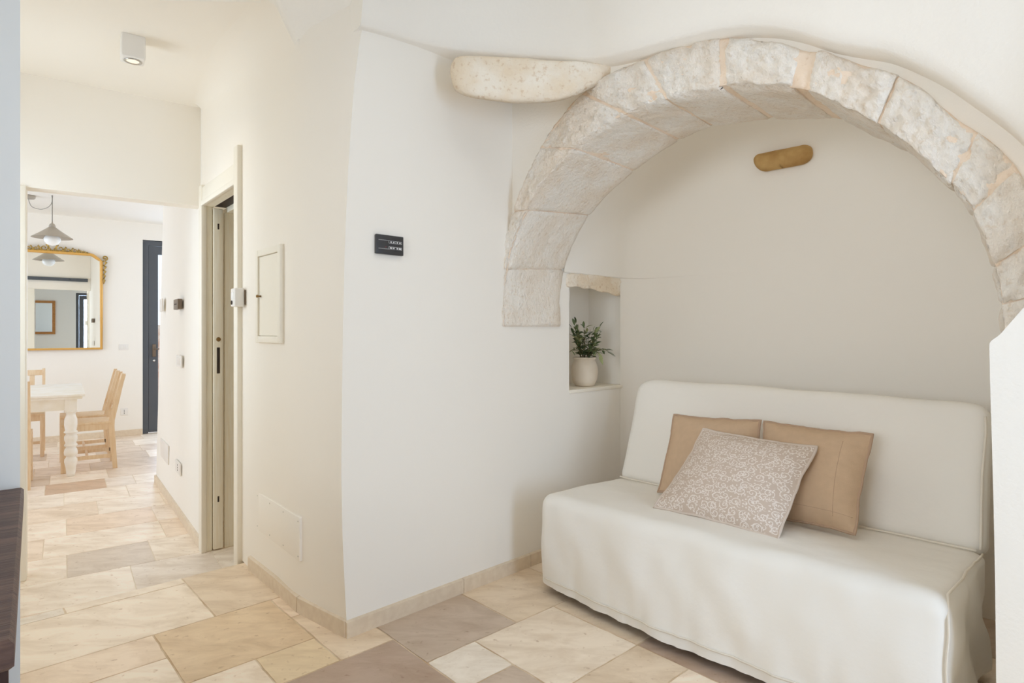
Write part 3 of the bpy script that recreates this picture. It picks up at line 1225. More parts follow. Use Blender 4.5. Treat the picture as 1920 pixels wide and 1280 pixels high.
# outside: pale paving, a stone garden wall and a hedge
mb = MB(mD)
mb.box((-8, 9.2, STEP - .12), (9, 16, STEP - .02))
struct('ground_terrace', mb, M['paving'])
mb = MB(mD)
mb.box((-1, 11.6, STEP - .02), (6, 11.9, 1.25))
struct('wall_garden', mb, M['brick'])
mb = MB()
mb.slab([W(RS + .2, 2), W(RS + 5, 2), W(RS + 5, -6), W(RS + .2, -6)], -.12, -.02)
struct('ground_garden', mb, M['paving'])
mb = MB()
vs, fs = rbox_data((5.0, .9, 2.6), .25, 1, 3, (60, 10, 30))
mh = Matrix.Translation(W(RS + 3.2, -1.2, 1.28)) @ Matrix.Rotation(rz_of(-U2), 4, 'Z')
vs = [p + V3((fbm(p * 5), fbm(p * 5 + V3((9, 0, 0))), fbm(p * 5 + V3((0, 9, 0))))) * .09 for p in vs]
mb.add(vs, fs, True, mh)
tag(mb.build('hedge', M['hedge'], fix=False), 'clipped green hedge outside the glazed garden door', 'hedge')

# ---- baseboards ---------------------------------------------------------
def baseboard(name, pts, h0, h, th, side, matl):
    """run of stone skirting along pts (2D path); side = vector towards the room"""
    mb = MB()
    for a, b in zip(pts[:-1], pts[1:]):
        a, b = V3((a.x, a.y, 0)), V3((b.x, b.y, 0))
        d = (b - a)
        n = V3((-d.y, d.x, 0)).normalized()
        if n.dot(side) < 0:
            n = -n
        L = d.length
        t = d.normalized()
        g = .0012
        p = [a + t * g, b - t * g, b - t * g + n * th, a + t * g + n * th]
        vs = [V3((q.x, q.y, h0)) for q in p] + [V3((q.x, q.y, h0 + h - (.004 if i > 1 else 0))) for i, q in enumerate(p)]
        mb.add(vs, [(0, 1, 2, 3), (4, 7, 6, 5), (0, 4, 5, 1), (1, 5, 6, 2), (2, 6, 7, 3), (3, 7, 4, 0)])
    return struct(name, mb, matl)


v865 = sv(on_s(866, 1100))[1]
bb = [W(0, c_v[0] - .012)] + [W(0, v) for v in (v865, v865 + .42, v865 + .85)] + [W(0, NBV)]
baseboard('baseboard_left', bb, 0, .062, .014, NS, M['skirting'])
baseboard('baseboard_corridor', [C0 + V3((.0, .0, 0)), C1, C2, C3], 0, .065, .014, inw, M['skirting'])
baseboard('baseboard_passage', [D(.664, 4.02), D(.66, 4.5), D(.655, 5.1), D(.648, 5.6), D(.642, 6.05)], STEP, .065, .014, -NP, M['skirting'])
baseboard('baseboard_far', [D(x, FQ) for x in (-2.6, -1.8, -1.2, -.6, 0.0, .42, dl)], STEP, .075, .014, -NQ, M['skirting'])

# ================================================================== POCKET DOOR (door_1)
d1 = thing('door_1', None, None, (F0.x, F0.y, STEP), atan2((F0 - F1).y, (F0 - F1).x), kind='structure')
# local: X from F1 (x=-LW) to F0 (x=0), Y into the wall, Z up from the corridor floor
zt = DOORH - STEP
tr_ = lambda mb, nm, mt: mb.build(nm, mt, d1, world=False)
csg = MB()
csg.box((-LW, -.020, 0), (-LW + .065, .01, zt + .10), bev=.004)
csg.box((-.065, -.024, 0), (0, .01, zt + .16), bev=.005)
csg.box((-LW + .065, -.016, zt - .005), (-.065, .01, zt + .085), bev=.004)
csg.box((-LW + .065, -.022, zt - .025), (-.065, .0, zt + .005), bev=.004)
tr_(csg, 'casing', M['cream_paint'])
jm = MB()
X0 = -LW + .055
jm.box((X0 - .03, .0, 0), (X0, .042, zt - .02), bev=.004)
jm.box((X0 - .03, .112, 0), (X0 - .006, .17, zt - .045), bev=.004)
jm.box((-.055, .0, 0), (-.03, .17, zt))
jm.box((X0 - .03, .0, zt - .022), (-.03, .050, zt + .01))
jm.box((X0 - .03, .125, zt - .045), (-.03, .17, zt + .01))
tr_(jm, 'jamb', M['cream_wood'])
tk = MB()
tk.box((X0 - .03, .050, zt - .012), (-.03, .125, zt + .012))
tr_(tk, 'track', M['slot'])
lf = MB()
lf.box((X0 - .6, .046, .008), (X0 + .012, .100, zt - .03), bev=.004)
leaf = tr_(lf, 'sliding_leaf', M['cream_wood'])
lk = MB()
lk.lathe([(.014, 0), (.014, .004), (.0, .005)], 20, M=Matrix.Translation((X0 + .012, .073, 1.30 - .02)) @ Matrix.Rotation(pi / 2, 4, 'Y'))
lk2 = MB()
zl = lambda py: on_plane(412, py, D(.65, 0), NP).z - STEP
# lock and finger pull sit in the leaf's edge
yk = .073


def edge_slot(z0, z1, w, nm, mt):
    b = MB()
    b.box((X0 + .009, yk - w / 2, z0), (X0 + .0135, yk + w / 2, z1), bev=min(w * .45, .0022))
    o = b.build(nm, mt, leaf, world=False)
    return o


Zf = lambda py, z=3.60: H - STEP + (HY - py) / FPX * z
b = MB()
b.lathe([(.013, 0), (.013, .003), (.008, .004), (.0, .004)], 20, M=Matrix.Translation((X0 + .012, yk, Zf(636))) @ Matrix.Rotation(pi / 2, 4, 'Y'))
b.build('lock', M['brass'], leaf, world=False)
edge_slot(Zf(700), Zf(651), .018, 'finger_pull', M['slot'])
edge_slot(Zf(430), Zf(419), .010, 'latch', M['slot'])
edge_slot(Zf(941), Zf(930), .010, 'latch', M['slot'])
# small room behind the pocket door
mb = MB(Matrix.Translation(V3((F0.x, F0.y, STEP))) @ Matrix.Rotation(atan2((F0 - F1).y, (F0 - F1).x), 4, 'Z'))
mb.box((-LW - .5, 1.4, 0), (.6, 1.5, 2.7)).box((-LW - .6, .16, 0), (-LW - .5, 1.5, 2.7)).box((.6, .2, 0), (.7, 1.5, 2.7)).box((-LW - .5, .175, zt + .02), (.6, 1.5, zt + .1))
mb.box((-.03, .03, 0), (.30, .17, zt + .02))
struct('wall_bathroom', mb, M['cream_plaster'])

# ================================================================== STONE ARCH
# back edge of the intrados
BI_px = {0: (1052, 612), 1: (1060, 504), 2: (1110, 402), 3: (1192, 322), 4: (1280, 264), 5: (1345, 240), 6: (1460, 229)}
AT = .44
BI = []
for i in range(NJ):
    if i in BI_px:
        BI.append(on_s(*BI_px[i], .019) if i < 2 else on_v(*BI_px[i], .444))
    else:
        BI.append(FI[i] + NV * (AT - VF))
BIc = catmull(BI, 12)
arch = thing('stone_arch', 'rough pale limestone arch spanning the alcove above the white sofa', 'arch', W(.95, .2, 1.2))
EB = []                                           # extrados at the back
for f, e, b in zip(FIc, EXc, BIc):
    EB.append(e + (b - f))


def arch_section(x, depth=0.0):
    """x = float index along the dense curves: returns the four corners there"""
    i = max(0, min(len(FIc) - 2, int(x)))
    t = x - i
    g = lambda L: lerp(L[i], L[i + 1], t)
    return g(EXc), g(FIc), g(BIc), g(EB)


def arch_block(x0, x1, seed, rough=1.0, shrink=.0, inset=0.0, na=None):
    """one voussoir between curve positions x0 and x1"""
    ex0, fi0, bi0, _ = arch_section((x0 + x1) / 2)
    ln = (arch_section(x1)[1] - arch_section(x0)[1]).length
    na = na or max(8, int(ln / .0095))
    rows = []
    for a in range(na + 1):
        t = a / na
        e, f, b, eb = arch_section(lerp(x0, x1, t))
        # round off towards both joints
        endd = min(t, 1 - t) * ln
        ed = max(0, 1 - endd / .018)
        rnd_ = .008 * (1 - sqrt(max(0, 1 - ed * ed))) if ed > 0 else 0
        cen = (e + f + b + eb) / 4
        prof = []
        nf, ni, nb = 24, 24, 3
        prof.append(eb)
        for k in range(nf + 1):
            prof.append(lerp(e, f, k / nf))
        for k in range(1, ni + 1):
            prof.append(lerp(f, b, k / ni))
        for k in range(1, nb + 1):
            prof.append(lerp(b, eb, k / nb * .9))
        row = []
        fe = (f - e)
        for k, p in enumerate(prof):
            q = V3(p)
            # outward normals: front = -NV, intrados = away from the centre of the ring
            rad = (f - e).normalized() if fe.length > .02 else NS
            d = V3((0, 0, 0))
            sd = V3((seed * 7.3, seed * 3.1, seed))
            if 1 <= k <= nf + 1:
                w = min(1, (k - 1) / 3, 1)
                amp = rough * min(1.0, fe.length / .09)
                rg_ = 1 - abs(noise.noise(q * 46 + sd))
                d = -NV * ((.012 * fbm(q * 8 + sd, 3) + .009 * fbm(q * 30 + sd, 3) + .009 * (rg_ * rg_ - .6)) * amp + .004 * amp)
                d += rad * (.007 * fbm(q * 13 + sd, 2) * amp)
                d += NV * rnd_
                kc = max(0, 1 - (nf + 1 - k) / 3.0)
                d += -rad * .011 * kc * kc + NV * .009 * kc * kc * amp
                kt = max(0, 1 - (k - 1) / 3.0)
                d += NV * .012 * kt * kt * amp
            elif nf + 1 < k <= nf + ni + 1:
                amp = rough
                d = rad * ((.008 * fbm(q * 7 + sd, 3) + .003 * fbm(q * 34 + sd, 3)) * amp)
                d -= rad * rnd_
                kc = max(0, 1 - (k - nf - 1) / 3.0)
                d += -rad * .011 * kc * kc
                kc = max(0, 1 - (nf + ni + 1 - k) / 3.0)
                d += -rad * .012 * kc * kc
            else:
                d = V3((0, 0, 0))
            q = q + d
            if inset:
                q = q + (NV if 1 <= k <= nf + 1 else V3((0, 0, 0))) * inset * (1 if fe.length > .05 else .3) - rad * (inset if k > nf else 0)
            row.append(q)
        rows.append(row)
    mb = MB()
    mb.grid(rows)
    n = len(rows[0])
    mb.add(rows[0], [tuple(range(n))])
    mb.add(rows[-1], [tuple(reversed(range(n)))])
    return mb


# joints (dense index = 12 * control index)
J = [(0, 11.9), (12.0, 23.8), (24.0, 36.2), (36.5, 47.6), (48.2, 59.2), (59.7, 70.8), (71.9, 83.0), (86.2, 105.3), (105.8, 126.4), (126.9, 141.5), (141.9, 156.9), (157.3, 169.8), (170.2, 180)]
for i, (a, b) in enumerate(J):
    arch_block(a, b, i + 1).build('voussoir', M['arch_stone'], arch, fix=True)
arch_block(0, 180, 40, rough=.6, inset=.010, na=260).build('mortar', M['mortar'], arch, fix=True)
# plaster core above the stones on the left, so that no light passes behind the ring


# ================================================================== CORNER CORBEL, LINTEL, WALL LIGHT
def stone_prism(outline, depth, res, amp, freq, seed, round_=.02, lift=0.0):
    """outline: front polygon (Vectors in a plane), depth: Vector backwards; remeshed into a rugged stone"""
    c = sum(outline, V3((0, 0, 0))) / len(outline)
    n = depth.normalized()
    loop = catmull([tuple(p) for p in outline] + [tuple(outline[0])], res)[:-1]
    mb = MB()
    rows = []
    # front face in concentric rings, then the sides
    for k in range(1, 11):
        t = k / 10
        ins = 1 - (1 - t)
        row = []
        for p in loop:
            q = lerp(c, p, t)
            edge = max(0, (t - .8) / .2)
            dd = n * (round_ * edge ** 2)
            q2 = q + dd - n * (amp * fbm(q * freq + V3((seed, 0, 0)), 4) * (1 if t < .99 else .6))
            row.append(q2)
        rows.append(row)
    for t in (.12, .3, .6, 1.0):
        row = []
        for p in loop:
            q = p + depth * t
            q.z += lift * t * max(0.0, (c.z + .06 - p.z) / .12)
            d = (p - c)
            d = (d - n * d.dot(n)).normalized()
            row.append(q + d * (.004 + amp * .7 * fbm(q * freq + V3((seed, 5, 0)), 3)))
        rows.append(row)
    mb.grid(rows, closed=True)
    m = len(loop)
    mb.add(rows[0], [tuple(range(m))], True)
    return mb


cpl = [(849, 112), (845, 132), (850, 160), (862, 172), (888, 180), (938, 187), (978, 190), (1036, 187), (1074, 178), (1104, 164), (1136, 146), (1150, 118), (1100, 112), (1040, 109), (975, 105), (905, 101), (862, 101)]
A1_, A2_ = W(.015, -.575), W(.50, -.045)
dg = (A2_ - A1_).normalized()
ndg = V3((-dg.y, dg.x, 0))
if ndg.dot(A1_) < 0:
    ndg = -ndg
out = [on_plane(x, y, A1_, ndg) for x, y in cpl]
mb = stone_prism(out, ndg * .22, 5, .010, 9, 3.3, .022, lift=.15)
# the underside slopes back to the corner: raise the rear of the stone a little
tag(mb.build('corbel_stone', M['corbel_stone'], fix=True), 'long pale stone corbel jutting from the left wall beside the arch top', 'stone corbel')

lpl = [(1064, 513), (1085, 511), (1120, 513), (1150, 518), (1166, 524), (1165, 540), (1162, 554), (1150, 553), (1138, 548), (1126, 547), (1110, 541), (1096, 541), (1082, 536), (1064, 537)]
out = [on_s(x, y, .006) for x, y in lpl]
mb = stone_prism(out, -NS * .16, 4, .008, 18, 8.1, .004, lift=.09)
tag(mb.build('stone_lintel', M['corbel_stone'], fix=True), 'small pitted stone lintel over the wall niche with the plant', 'lintel')

# oblong sandstone wall light
lp = on_v(1467, 297, NBV - .06)
ls, lv = sv(lp)
mb = MB()
vs, fs = rbox_data((.27, .085, .090), .042, 1, 6, (14, 3, 2))
ml = Matrix.Translation(W(ls, NBV - .055, lp.z)) @ Matrix.Rotation(rz_of(-N2), 4, 'Z') @ Matrix.Rotation(radians(0), 4, 'Y')
vs2 = []
for p in vs:
    q = V3(p)
    q += q.normalized() * (.004 * fbm(q * 14, 3))
    q.x += .016 * (q.z / .045) * (1 if q.x < 0 else -.2) * -1
    vs2.append(q)
mb.add(vs2, fs, True, ml)
wl = thing('wall_light', 'oblong sand coloured stone wall light high on the alcove back wall', 'wall lamp', W(ls, NBV - .055, lp.z))
mb.build('stone_shade', M['sand_stone'], wl)
mb = MB()
mb.box((-.09, .02, -.03), (.09, .075, .03), M=ml)
mb.build('mounting_plate', M['white_plastic'], wl)

# niche sill
mb = MB(Matrix.Translation(W(0, 0, RH0)) @ Matrix.Rotation(rz_of(U2), 4, 'Z'))
mb.box((RV0 + .002, -.006, -.012), (RV1 - .002, RD - .005, .006), bev=.002)
struct('trim_3', mb, M['cream_paint'])

# ================================================================== POTTED PLANT
pc = on_plane(1096, 700, W(-.10, 0), NS)
ps, pvv = sv(pc)
base_h = RH0 + .0065
pl = thing('potted_plant', 'round cream ceramic pot of leafy olive green sprigs in the wall niche', 'potted plant', W(ps, pvv, base_h))
zp = (pc.y)
R = 25.0 / FPX * zp
HT = 54.0 / FPX * zp
mb = MB()
prof = [(R * .58, 0), (R * .74, HT * .03), (R * .93, HT * .22), (R * 1.0, HT * .45), (R * .96, HT * .68), (R * .84, HT * .84), (R * .76, HT * .89), (R * .80, HT * .93), (R * .86, HT * .96), (R * .86, HT * 1.0), (R * .78, HT * 1.0), (R * .72, HT * .93)]
mb.lathe(prof, 40)
mb.build('pot', M['terracotta'], pl, world=False)
mb = MB()
mb.lathe([(R * .735, HT * .90), (R * .4, HT * .93), (.0001, HT * .94)], 24, cap=False)
mb.build('soil', M['soil'], pl, world=False)
lv_mb, st_mb, lp_mb = MB(), MB(), MB()
rp = random.Random(11)
rzn = rz_of(U2)
for k in range(30):
    az = rp.uniform(0, 2 * pi)
    lean = rp.uniform(.15, 1.0)
    L = rp.uniform(.13, .215) * (1 if lean < .6 else .95)
    # avoid the back wall of the recess
    dirx, diry = cos(az), sin(az)
    if V3((dirx, diry, 0)).dot(NS) < -.3:
        lean *= .45
    pts = []
    for t in range(7):
        u_ = t / 6
        r = .02 + lean * L * u_ * (.75 + .2 * u_)
        z = HT * .9 + L * (u_ * (1.05 - .75 * lean * u_ * (1.25 if lean > .65 else .8)))
        pts.append(V3((dirx * r, diry * r, z)))
    st_mb.tube(pts, [.0016 * (1 - .6 * i / 6) for i in range(7)], 5)
    for t in range(1, 7):
        for sd_ in ((-1, 1) if t < 6 else (0,)):
            if rp.random() < .12:
                continue
            p = pts[t]
            tg = (pts[t] - pts[t - 1]).normalized()
            side = tg.cross(V3((0, 0, 1)))
            side = side.normalized() if side.length > .01 else V3((1, 0, 0))
            side = (side * cos(rp.uniform(-.9, .9)) + V3((0, 0, 1)) * rp.uniform(-.5, .5)).normalized()
            dr = (tg * rp.uniform(.4, 1.0) + side * sd_ * rp.uniform(.7, 1.1)).normalized()
            ll = rp.uniform(.036, .060)
            wd = ll * rp.uniform(.13, .19)
            nrm = dr.cross(V3((rp.uniform(-.4, .4), rp.uniform(-.4, .4), 1))).normalized()
            up = nrm.cross(dr)
            vs = []
            for u_, w_ in ((0, .0), (.25, .8), (.5, 1.0), (.78, .65), (1, 0)):
                mid = p + dr * ll * u_ - V3((0, 0, 1)) * ll * .25 * u_ * u_
                vs += [mid + nrm * wd * w_ + up * wd * .3 * w_, mid, mid - nrm * wd * w_ + up * wd * .3 * w_]
            fs = []
            for i in range(4):
                fs += [(i * 3, i * 3 + 1, i * 3 + 4, i * 3 + 3), (i * 3 + 1, i * 3 + 2, i * 3 + 5, i * 3 + 4)]
            (lv_mb if rp.random() < .78 else lp_mb).add(vs, fs, True)
st_mb.build('stems', M['stem'], pl, world=False)
for o in (lv_mb.build('foliage', M['leaf'], pl, world=False, fix=False), lp_mb.build('foliage', M['leaf_pale'], pl, world=False, fix=False)):
    o['kind'] = 'stuff'

# ================================================================== SOFA
S0, S1 = .235, 1.705
sofa = thing('sofa', 'off-white slipcovered two-seat sofa bed standing in the arched alcove', 'sofa', W((S0 + S1) / 2, .35, 0))
SM = Matrix(((U2.x, N2.x, 0, O2.x), (U2.y, N2.y, 0, O2.y), (0, 0, 1, 0), (0, 0, 0, 1)))   # (s, v, h) -> world
seat_d, seat_t, hem = .585, .428, .040
vs, fs = rbox_data((S1 - S0, seat_d, seat_t - hem + .05), .045, 1, 5, (70, 26, 20))
vs = [V3((p.x, p.y, p.z - .025)) for p in vs]
lowz = -(seat_t - hem) / 2
fs = [f for f in fs if sum(vs[i].z for i in f) / len(f) > lowz - .004]
vs = [V3((p.x, p.y, max(p.z, lowz))) for p in vs]
cs_, cv_, ch_ = (S0 + S1) / 2, seat_d / 2 - .005, (seat_t + hem) / 2


def seat_def(p):
    s, v, h = p.x + cs_, p.y + cv_, p.z + ch_
    k = max(0.0, min(1.0, (h - hem) / (seat_t - hem)))   # 0 hem .. 1 seat
    front = sm01(.12, .0, v)
    mid = max(0.0, sin(pi * max(0, min(1, (s - S0) / (S1 - S0)))))
    topf = sm01(.86, 1.0, k)
    # seat: slight crown, sags to the back
    h2 = h + topf * (-.018 * sm01(.1, .55, v) + .010 * sin(pi * min(1, max(0, v / .55))) * mid)
    # front: skirt bulges outwards, hem waves
    low = max(0.0, 1 - k)
    v2 = v - front * (.045 * mid * low ** 1.2 + .014 * sin(pi * k)) + front * .010 * fbm(V3((s * 5, h * 3, 2.2)), 3)
    v2 -= front * low ** 2.5 * .007 * fbm(V3((s * 20, h * 2, 7)), 2)
    fold = max(0, noise.noise(V3((s * 26, 1.3, h * 2.5)))) ** 2
    v2 += front * .012 * fold * low ** 2
    # soft diagonal drags over the front
    v2 += front * .003 * sin((s * 1.3 + h) * 21 + 2 * fbm(V3((s * 2, h * 2, 0)), 2)) * sm01(.95, .6, k)
    # sides
    e0_ = sm01(S0 + .06, S0, s)
    e1_ = sm01(S1 - .06, S1, s)
    s2 = s - e0_ * .012 * low + e1_ * (.008 * low + .014 * sin((v * 1.4 + h * 1.1) * 17) * low + .008 * fbm(V3((v * 8, h * 8, 3)), 2))
    h2 += topf * .0045 * fbm(V3((s * 5, v * 6, 4.4)), 3)
    if k < .06:
        h2 += .005 * fbm(V3((s * 7, v * 5, 1)), 2) - .008 * mid * front
    return V3((s2, v2, max(.012, h2)))


mb = MB(SM)
mb.add([seat_def(p) for p in vs], fs, True)
mb.build('seat_cover', M['cloth'], sofa, fix=False)
# hem band along the skirt
hp = []
for i in range(121):
    s = lerp(S0 + .03, S1 - .03, i / 120)
    q = seat_def(V3((s - cs_, -seat_d / 2, -(seat_t - hem) / 2 + .030)))
    hp.append((s, q.y - .003, q.z))
mb = MB(SM)
mb.tube(hp, .0035, 6)
mb.build('hem_seam', M['cloth_seam'], sofa)
# backrest
BH, BT, BW = .53, .13, S1 - S0 - .01
vs, fs = rbox_data((BW, BT, BH), .044, 1, 6, (70, 6, 24))
tilt = radians(-19)


def back_def(p):
    q = V3(p)
    kx = q.x / (BW / 2)
    kz = (q.z + BH / 2) / BH
    fr = 1 if q.y < 0 else 0
    q.y -= fr * (.016 * (1 - kx ** 4) * sin(pi * max(0, min(1, kz))))
    q.y += fr * (.006 * fbm(V3((q.x * 4, q.z * 4, 3)), 3) + .004 * sin((q.x * .8 + q.z * .35) * 16) * kz)
    q.z += .006 * fbm(V3((q.x * 3, q.y * 3, 8)), 2) * kz - .006 * kx * kz
    top = sm01(.75, 1.0, kz)
    # rounded upper corners
    q.z -= (.034 if kx < 0 else .012) * max(0, abs(kx) - .88) / .12 * top
    q.x *= 1 - .012 * top - .01 * (1 - abs(2 * kz - 1))
    r = Matrix.Rotation(tilt, 4, 'X') @ q
    return V3((r.x + cs_ + .005, r.y + .695, r.z + .628))


mb = MB(SM)
mb.add([back_def(p) for p in vs], fs, True)
mb.build('backrest_cover', M['cloth'], sofa, fix=False)
# piping: right edge of the backrest, crease, seat corner
mb = MB(SM)
ep = []
for i in range(31):
    z = lerp(-BH / 2 + .02, BH / 2 - .05, i / 30)
    q = back_def(V3((BW / 2 - .012, -BT / 2 + .006, z)))
    ep.append((q.x, q.y - .004, q.z))
mb.tube(ep, .0042, 6)
cp_ = []
for i in range(13):
    t = i / 12
    q = seat_def(V3((S1 - cs_ - .012, lerp(seat_d / 2 - .04, -seat_d / 2 + .05, t), (seat_t - hem) / 2 - .010)))
    cp_.append((q.x + .004, q.y, q.z + .006))
for i in range(1, 12):
    q = seat_def(V3((S1 - cs_ - .010, -seat_d / 2 + .012, lerp((seat_t - hem) / 2 - .03, -(seat_t - hem) / 2 + .06, i / 11))))
    cp_.append((q.x + .003, q.y - .003, q.z))
mb.tube(cp_, .0036, 6)
bp_ = []
for i in range(61):
    s = lerp(S0 + .04, S1 - .02, i / 60)
    bp_.append((s, .532 + .006 * fbm(V3((s * 4, 0, 0)), 2), .4175 - .004 * fbm(V3((s * 5, 1, 0)), 2)))
mb.tube(bp_, .0042, 6)
mb.build('piping', M['cloth_seam'], sofa)
for (s, v) in ((S0 + .12, .12), (S1 - .12, .12), (S0 + .12, .48), (S1 - .12, .48)):
    mb = MB(SM)
    mb.box((s - .025, v - .025, 0), (s + .025, v + .025, .06))
    mb.build('leg', M['black'], sofa)


# ================================================================== CUSHIONS
def cushion(name, label, corners, thick, matl, edge, seed, flange=.012, seam=None, bow=.045):
    """corners TL, TR, BR, BL in space"""
    TL, TR, BR, BL = corners
    cen = (TL + TR + BR + BL) / 4
    nrm = (TR - TL).cross(BL - TL).normalized()
    if nrm.dot(V3((0, 0, H)) - cen) < 0:
        nrm = -nrm
    root = thing(name, label, 'cushion', (cen.x, cen.y, min(c.z for c in corners)), group='cushions on the sofa')
    n = 44

    def P(x, y):
        # edges bow inwards between the corners
        xx = .5 + (x - .5) * (1 - bow * sin(pi * y))
        yy = .5 + (y - .5) * (1 - bow * sin(pi * x))
        # slightly wavy, hand-sewn edges
        ex, ey = abs(2 * x - 1) ** 6, abs(2 * y - 1) ** 6
        xx += ex * .012 * noise.noise(V3((seed * 3 + (9 if x > .5 else 0), y * 7, 1.5)))
        yy += ey * .012 * noise.noise(V3((x * 7, seed * 5 + (9 if y > .5 else 0), 6.5)))
        return lerp(lerp(TL, TR, xx), lerp(BL, BR, xx), yy)
    f = flange

    def T(x, y):
        a = max(0, (min(x, 1 - x) - f) / (.5 - f))
        b = max(0, (min(y, 1 - y) - f) / (.5 - f))
        d = (1 - (1 - a) ** 2.6) * (1 - (1 - b) ** 2.6)
        w = .0035 * fbm(V3((x * 5, y * 5, seed)), 3) * min(1, d * 4)
        # puckers along the edges
        e = max(0, 1 - min(a, b) / .30) * min(1, min(a, b) * 14)
        w += .004 * e * noise.noise(V3((x * 17, y * 17, seed + 4)))
        return thick * d ** .62 + w

    me_v, me_f, uvs = [], [], []
    for sgn in (1, -1):
        for j in range(n + 1):
            for i in range(n + 1):
                x, y = i / n, j / n
                k = T(x, y)
                wob = nrm * (.006 * fbm(V3((x * 4 + seed, y * 4, 2)), 2) * max(0, 1 - k / thick * 2))
                me_v.append(P(x, y) + nrm * (sgn * (k + .0012)) * (1 if sgn > 0 else .8) + wob)
                uvs.append((x, 1 - y))
    m = (n + 1) ** 2
    for j in range(n):
        for i in range(n):
            a = j * (n + 1) + i
            me_f.append((a, a + 1, a + n + 2, a + n + 1))
            me_f.append((m + a, m + a + n + 1, m + a + n + 2, m + a + 1))
    mb = MB()
    mb.add(me_v, me_f, True)
    ob = mb.build('cushion_cover', matl, root, fix=False)
    ul = ob.data.uv_layers.new(name='UVMap')
    for lp_ in ob.data.loops:
        ul.data[lp_.index].uv = uvs[lp_.vertex_index]
    # edging
    mb = MB()
    ring = []
    for k in range(4):
        for t in range(28):
            u_ = t / 28
            x, y = [(u_, 0), (1, u_), (1 - u_, 1), (0, 1 - u_)][k]
            w = nrm * (.006 * fbm(V3((x * 4 + seed, y * 4, 2)), 2) + .002 * noise.noise(V3((x * 40, y * 40, seed))))
            ring.append(P(x, y) + w)
    mb.tube(ring, [.0056 + .0014 * noise.noise(V3((i * .7, seed, 0))) for i in range(len(ring))], 6, closed=True)
    mb.build('edging', edge, root, fix=True)
    if seam:
        mb = MB()
        for (xa, ya, xb, yb) in seam:
            pts = []
            for t in range(25):
                x, y = lerp(xa, xb, t / 24), lerp(ya, yb, t / 24)
                pts.append(P(x, y) + nrm * (T(x, y) + .0006) + nrm * (.006 * fbm(V3((x * 4 + seed, y * 4, 2)), 2) * max(0, 1 - T(x, y) / thick * 2)))
            mb.tube(pts, .0012, 5)
        mb.build('flap_seam', edge, root)
    return root


def lean_plane(v0, h0, v1, h1):
    a = W(0, v0, h0)
    d = NV * (v1 - v0) + V3((0, 0, h1 - h0))
    n = d.cross(NS)
    return a, n


a, n = lean_plane(.375, .45, .505, .76)
q = [on_plane(x, y, a, n) for x, y in ((1264, 777), (1427, 788), (1408, 945), (1234, 922))]
cushion('cushion', 'plain beige linen cushion at the left, behind the scroll patterned one', q, .068, M['linen'], M['linen_edge'], 1.0)
a, n = lean_plane(.345, .45, .50, .76)
q = [on_plane(x, y, a, n) for x, y in ((1433, 789), (1636, 815), (1603, 1001), (1425, 966))]
cushion('cushion', 'plain beige linen cushion at the right with a stitched flap seam', q, .068, M['linen'], M['linen_edge'], 2.0, seam=[(.80, .13, .80, .90), (.06, .86, .97, .86)])
a, n = lean_plane(.165, .460, .36, .695)
q = [on_plane(x, y, a, n) for x, y in ((1319, 805), (1532, 838), (1459, 1010), (1228, 950))]
cushion('cushion', 'front cushion with white scroll pattern on pale beige cloth', q, .062, M['scroll'], M['scroll_edge'], 3.0)

# ================================================================== WALL DEVICES
def wall_thing(name, label, cat, px, plane_pt, normal, group=None):
    """px = (x0, y0, x1, y1): finds centre and size on the wall plane. Returns root, width, height"""
    x0, y0, x1, y1 = px
    n3 = V3((normal[0], normal[1], 0)) if len(normal) == 2 else normal
    c = on_plane((x0 + x1) / 2, (y0 + y1) / 2, plane_pt, n3)
    l, r = on_plane(x0, (y0 + y1) / 2, plane_pt, n3), on_plane(x1, (y0 + y1) / 2, plane_pt, n3)
    w = (Vector((r.x, r.y)) - Vector((l.x, l.y))).length
    h = on_plane((x0 + x1) / 2, y0, plane_pt, n3).z - on_plane((x0 + x1) / 2, y1, plane_pt, n3).z
    t = thing(name, label, cat, c, rz_of((n3.x, n3.y)), group)
    return t, w, h


# alarm keypad on the left wall
t, w, h = wall_thing('control_panel', 'black touch control panel on the white wall left of the arch', 'control panel', (702, 442, 753, 478), W(0, 0), NS)
mb = MB()
mb.box((-w / 2, -.016, -h / 2), (w / 2, -.004, h / 2), bev=.003)
body = mb.build('faceplate', M['black'], t, world=False)
mb = MB()
mb.box((-w / 2 + .002, -.006, -h / 2 + .002), (w / 2 - .002, .002, h / 2 - .002))
mb.build('back_box', M['black_side'], t, world=False)
mb = MB()
y = -.0162


def pr_line(x0, z0, x1, z1, th=.0009):
    mb.box((min(x0, x1) - th / 2, y - .0003, min(z0, z1) - th / 2), (max(x0, x1) + th / 2, y + .0002, max(z0, z1) + th / 2))


for zc in (.13, -.18):
    zt_, zb_ = (zc + .0) * h, (zc - .13) * h
    if zc > 0:
        pr_line(-.42 * w, .22 * h, .42 * w, .22 * h)
        a0, a1 = .22 * h, .09 * h
    else:
        pr_line(-.42 * w, -.22 * h, .42 * w, -.22 * h)
        a0, a1 = -.09 * h, -.22 * h
    pr_line(-.05 * w, a0, .42 * w, a0)
    pr_line(-.05 * w, a1, .42 * w, a1)
    pr_line(-.05 * w, a0, -.05 * w, a1)
    pr_line(.42 * w, a0, .42 * w, a1)
    if zc > 0:
        pr_line(.19 * w, a0, .19 * w, a1, .0006)
    zm = (a0 + a1) / 2
    for j, xx in enumerate((.03, .13, .26, .36)):
        ww = (.006 if zc > 0 or j in (1, 2) else .011)
        mb.box((xx * w - ww / 2, y - .0003, zm - .0028), (xx * w + ww / 2, y + .0002, zm + .0028))
mb.build('printed_marks', M['ink'], t, world=False)
mb = MB()
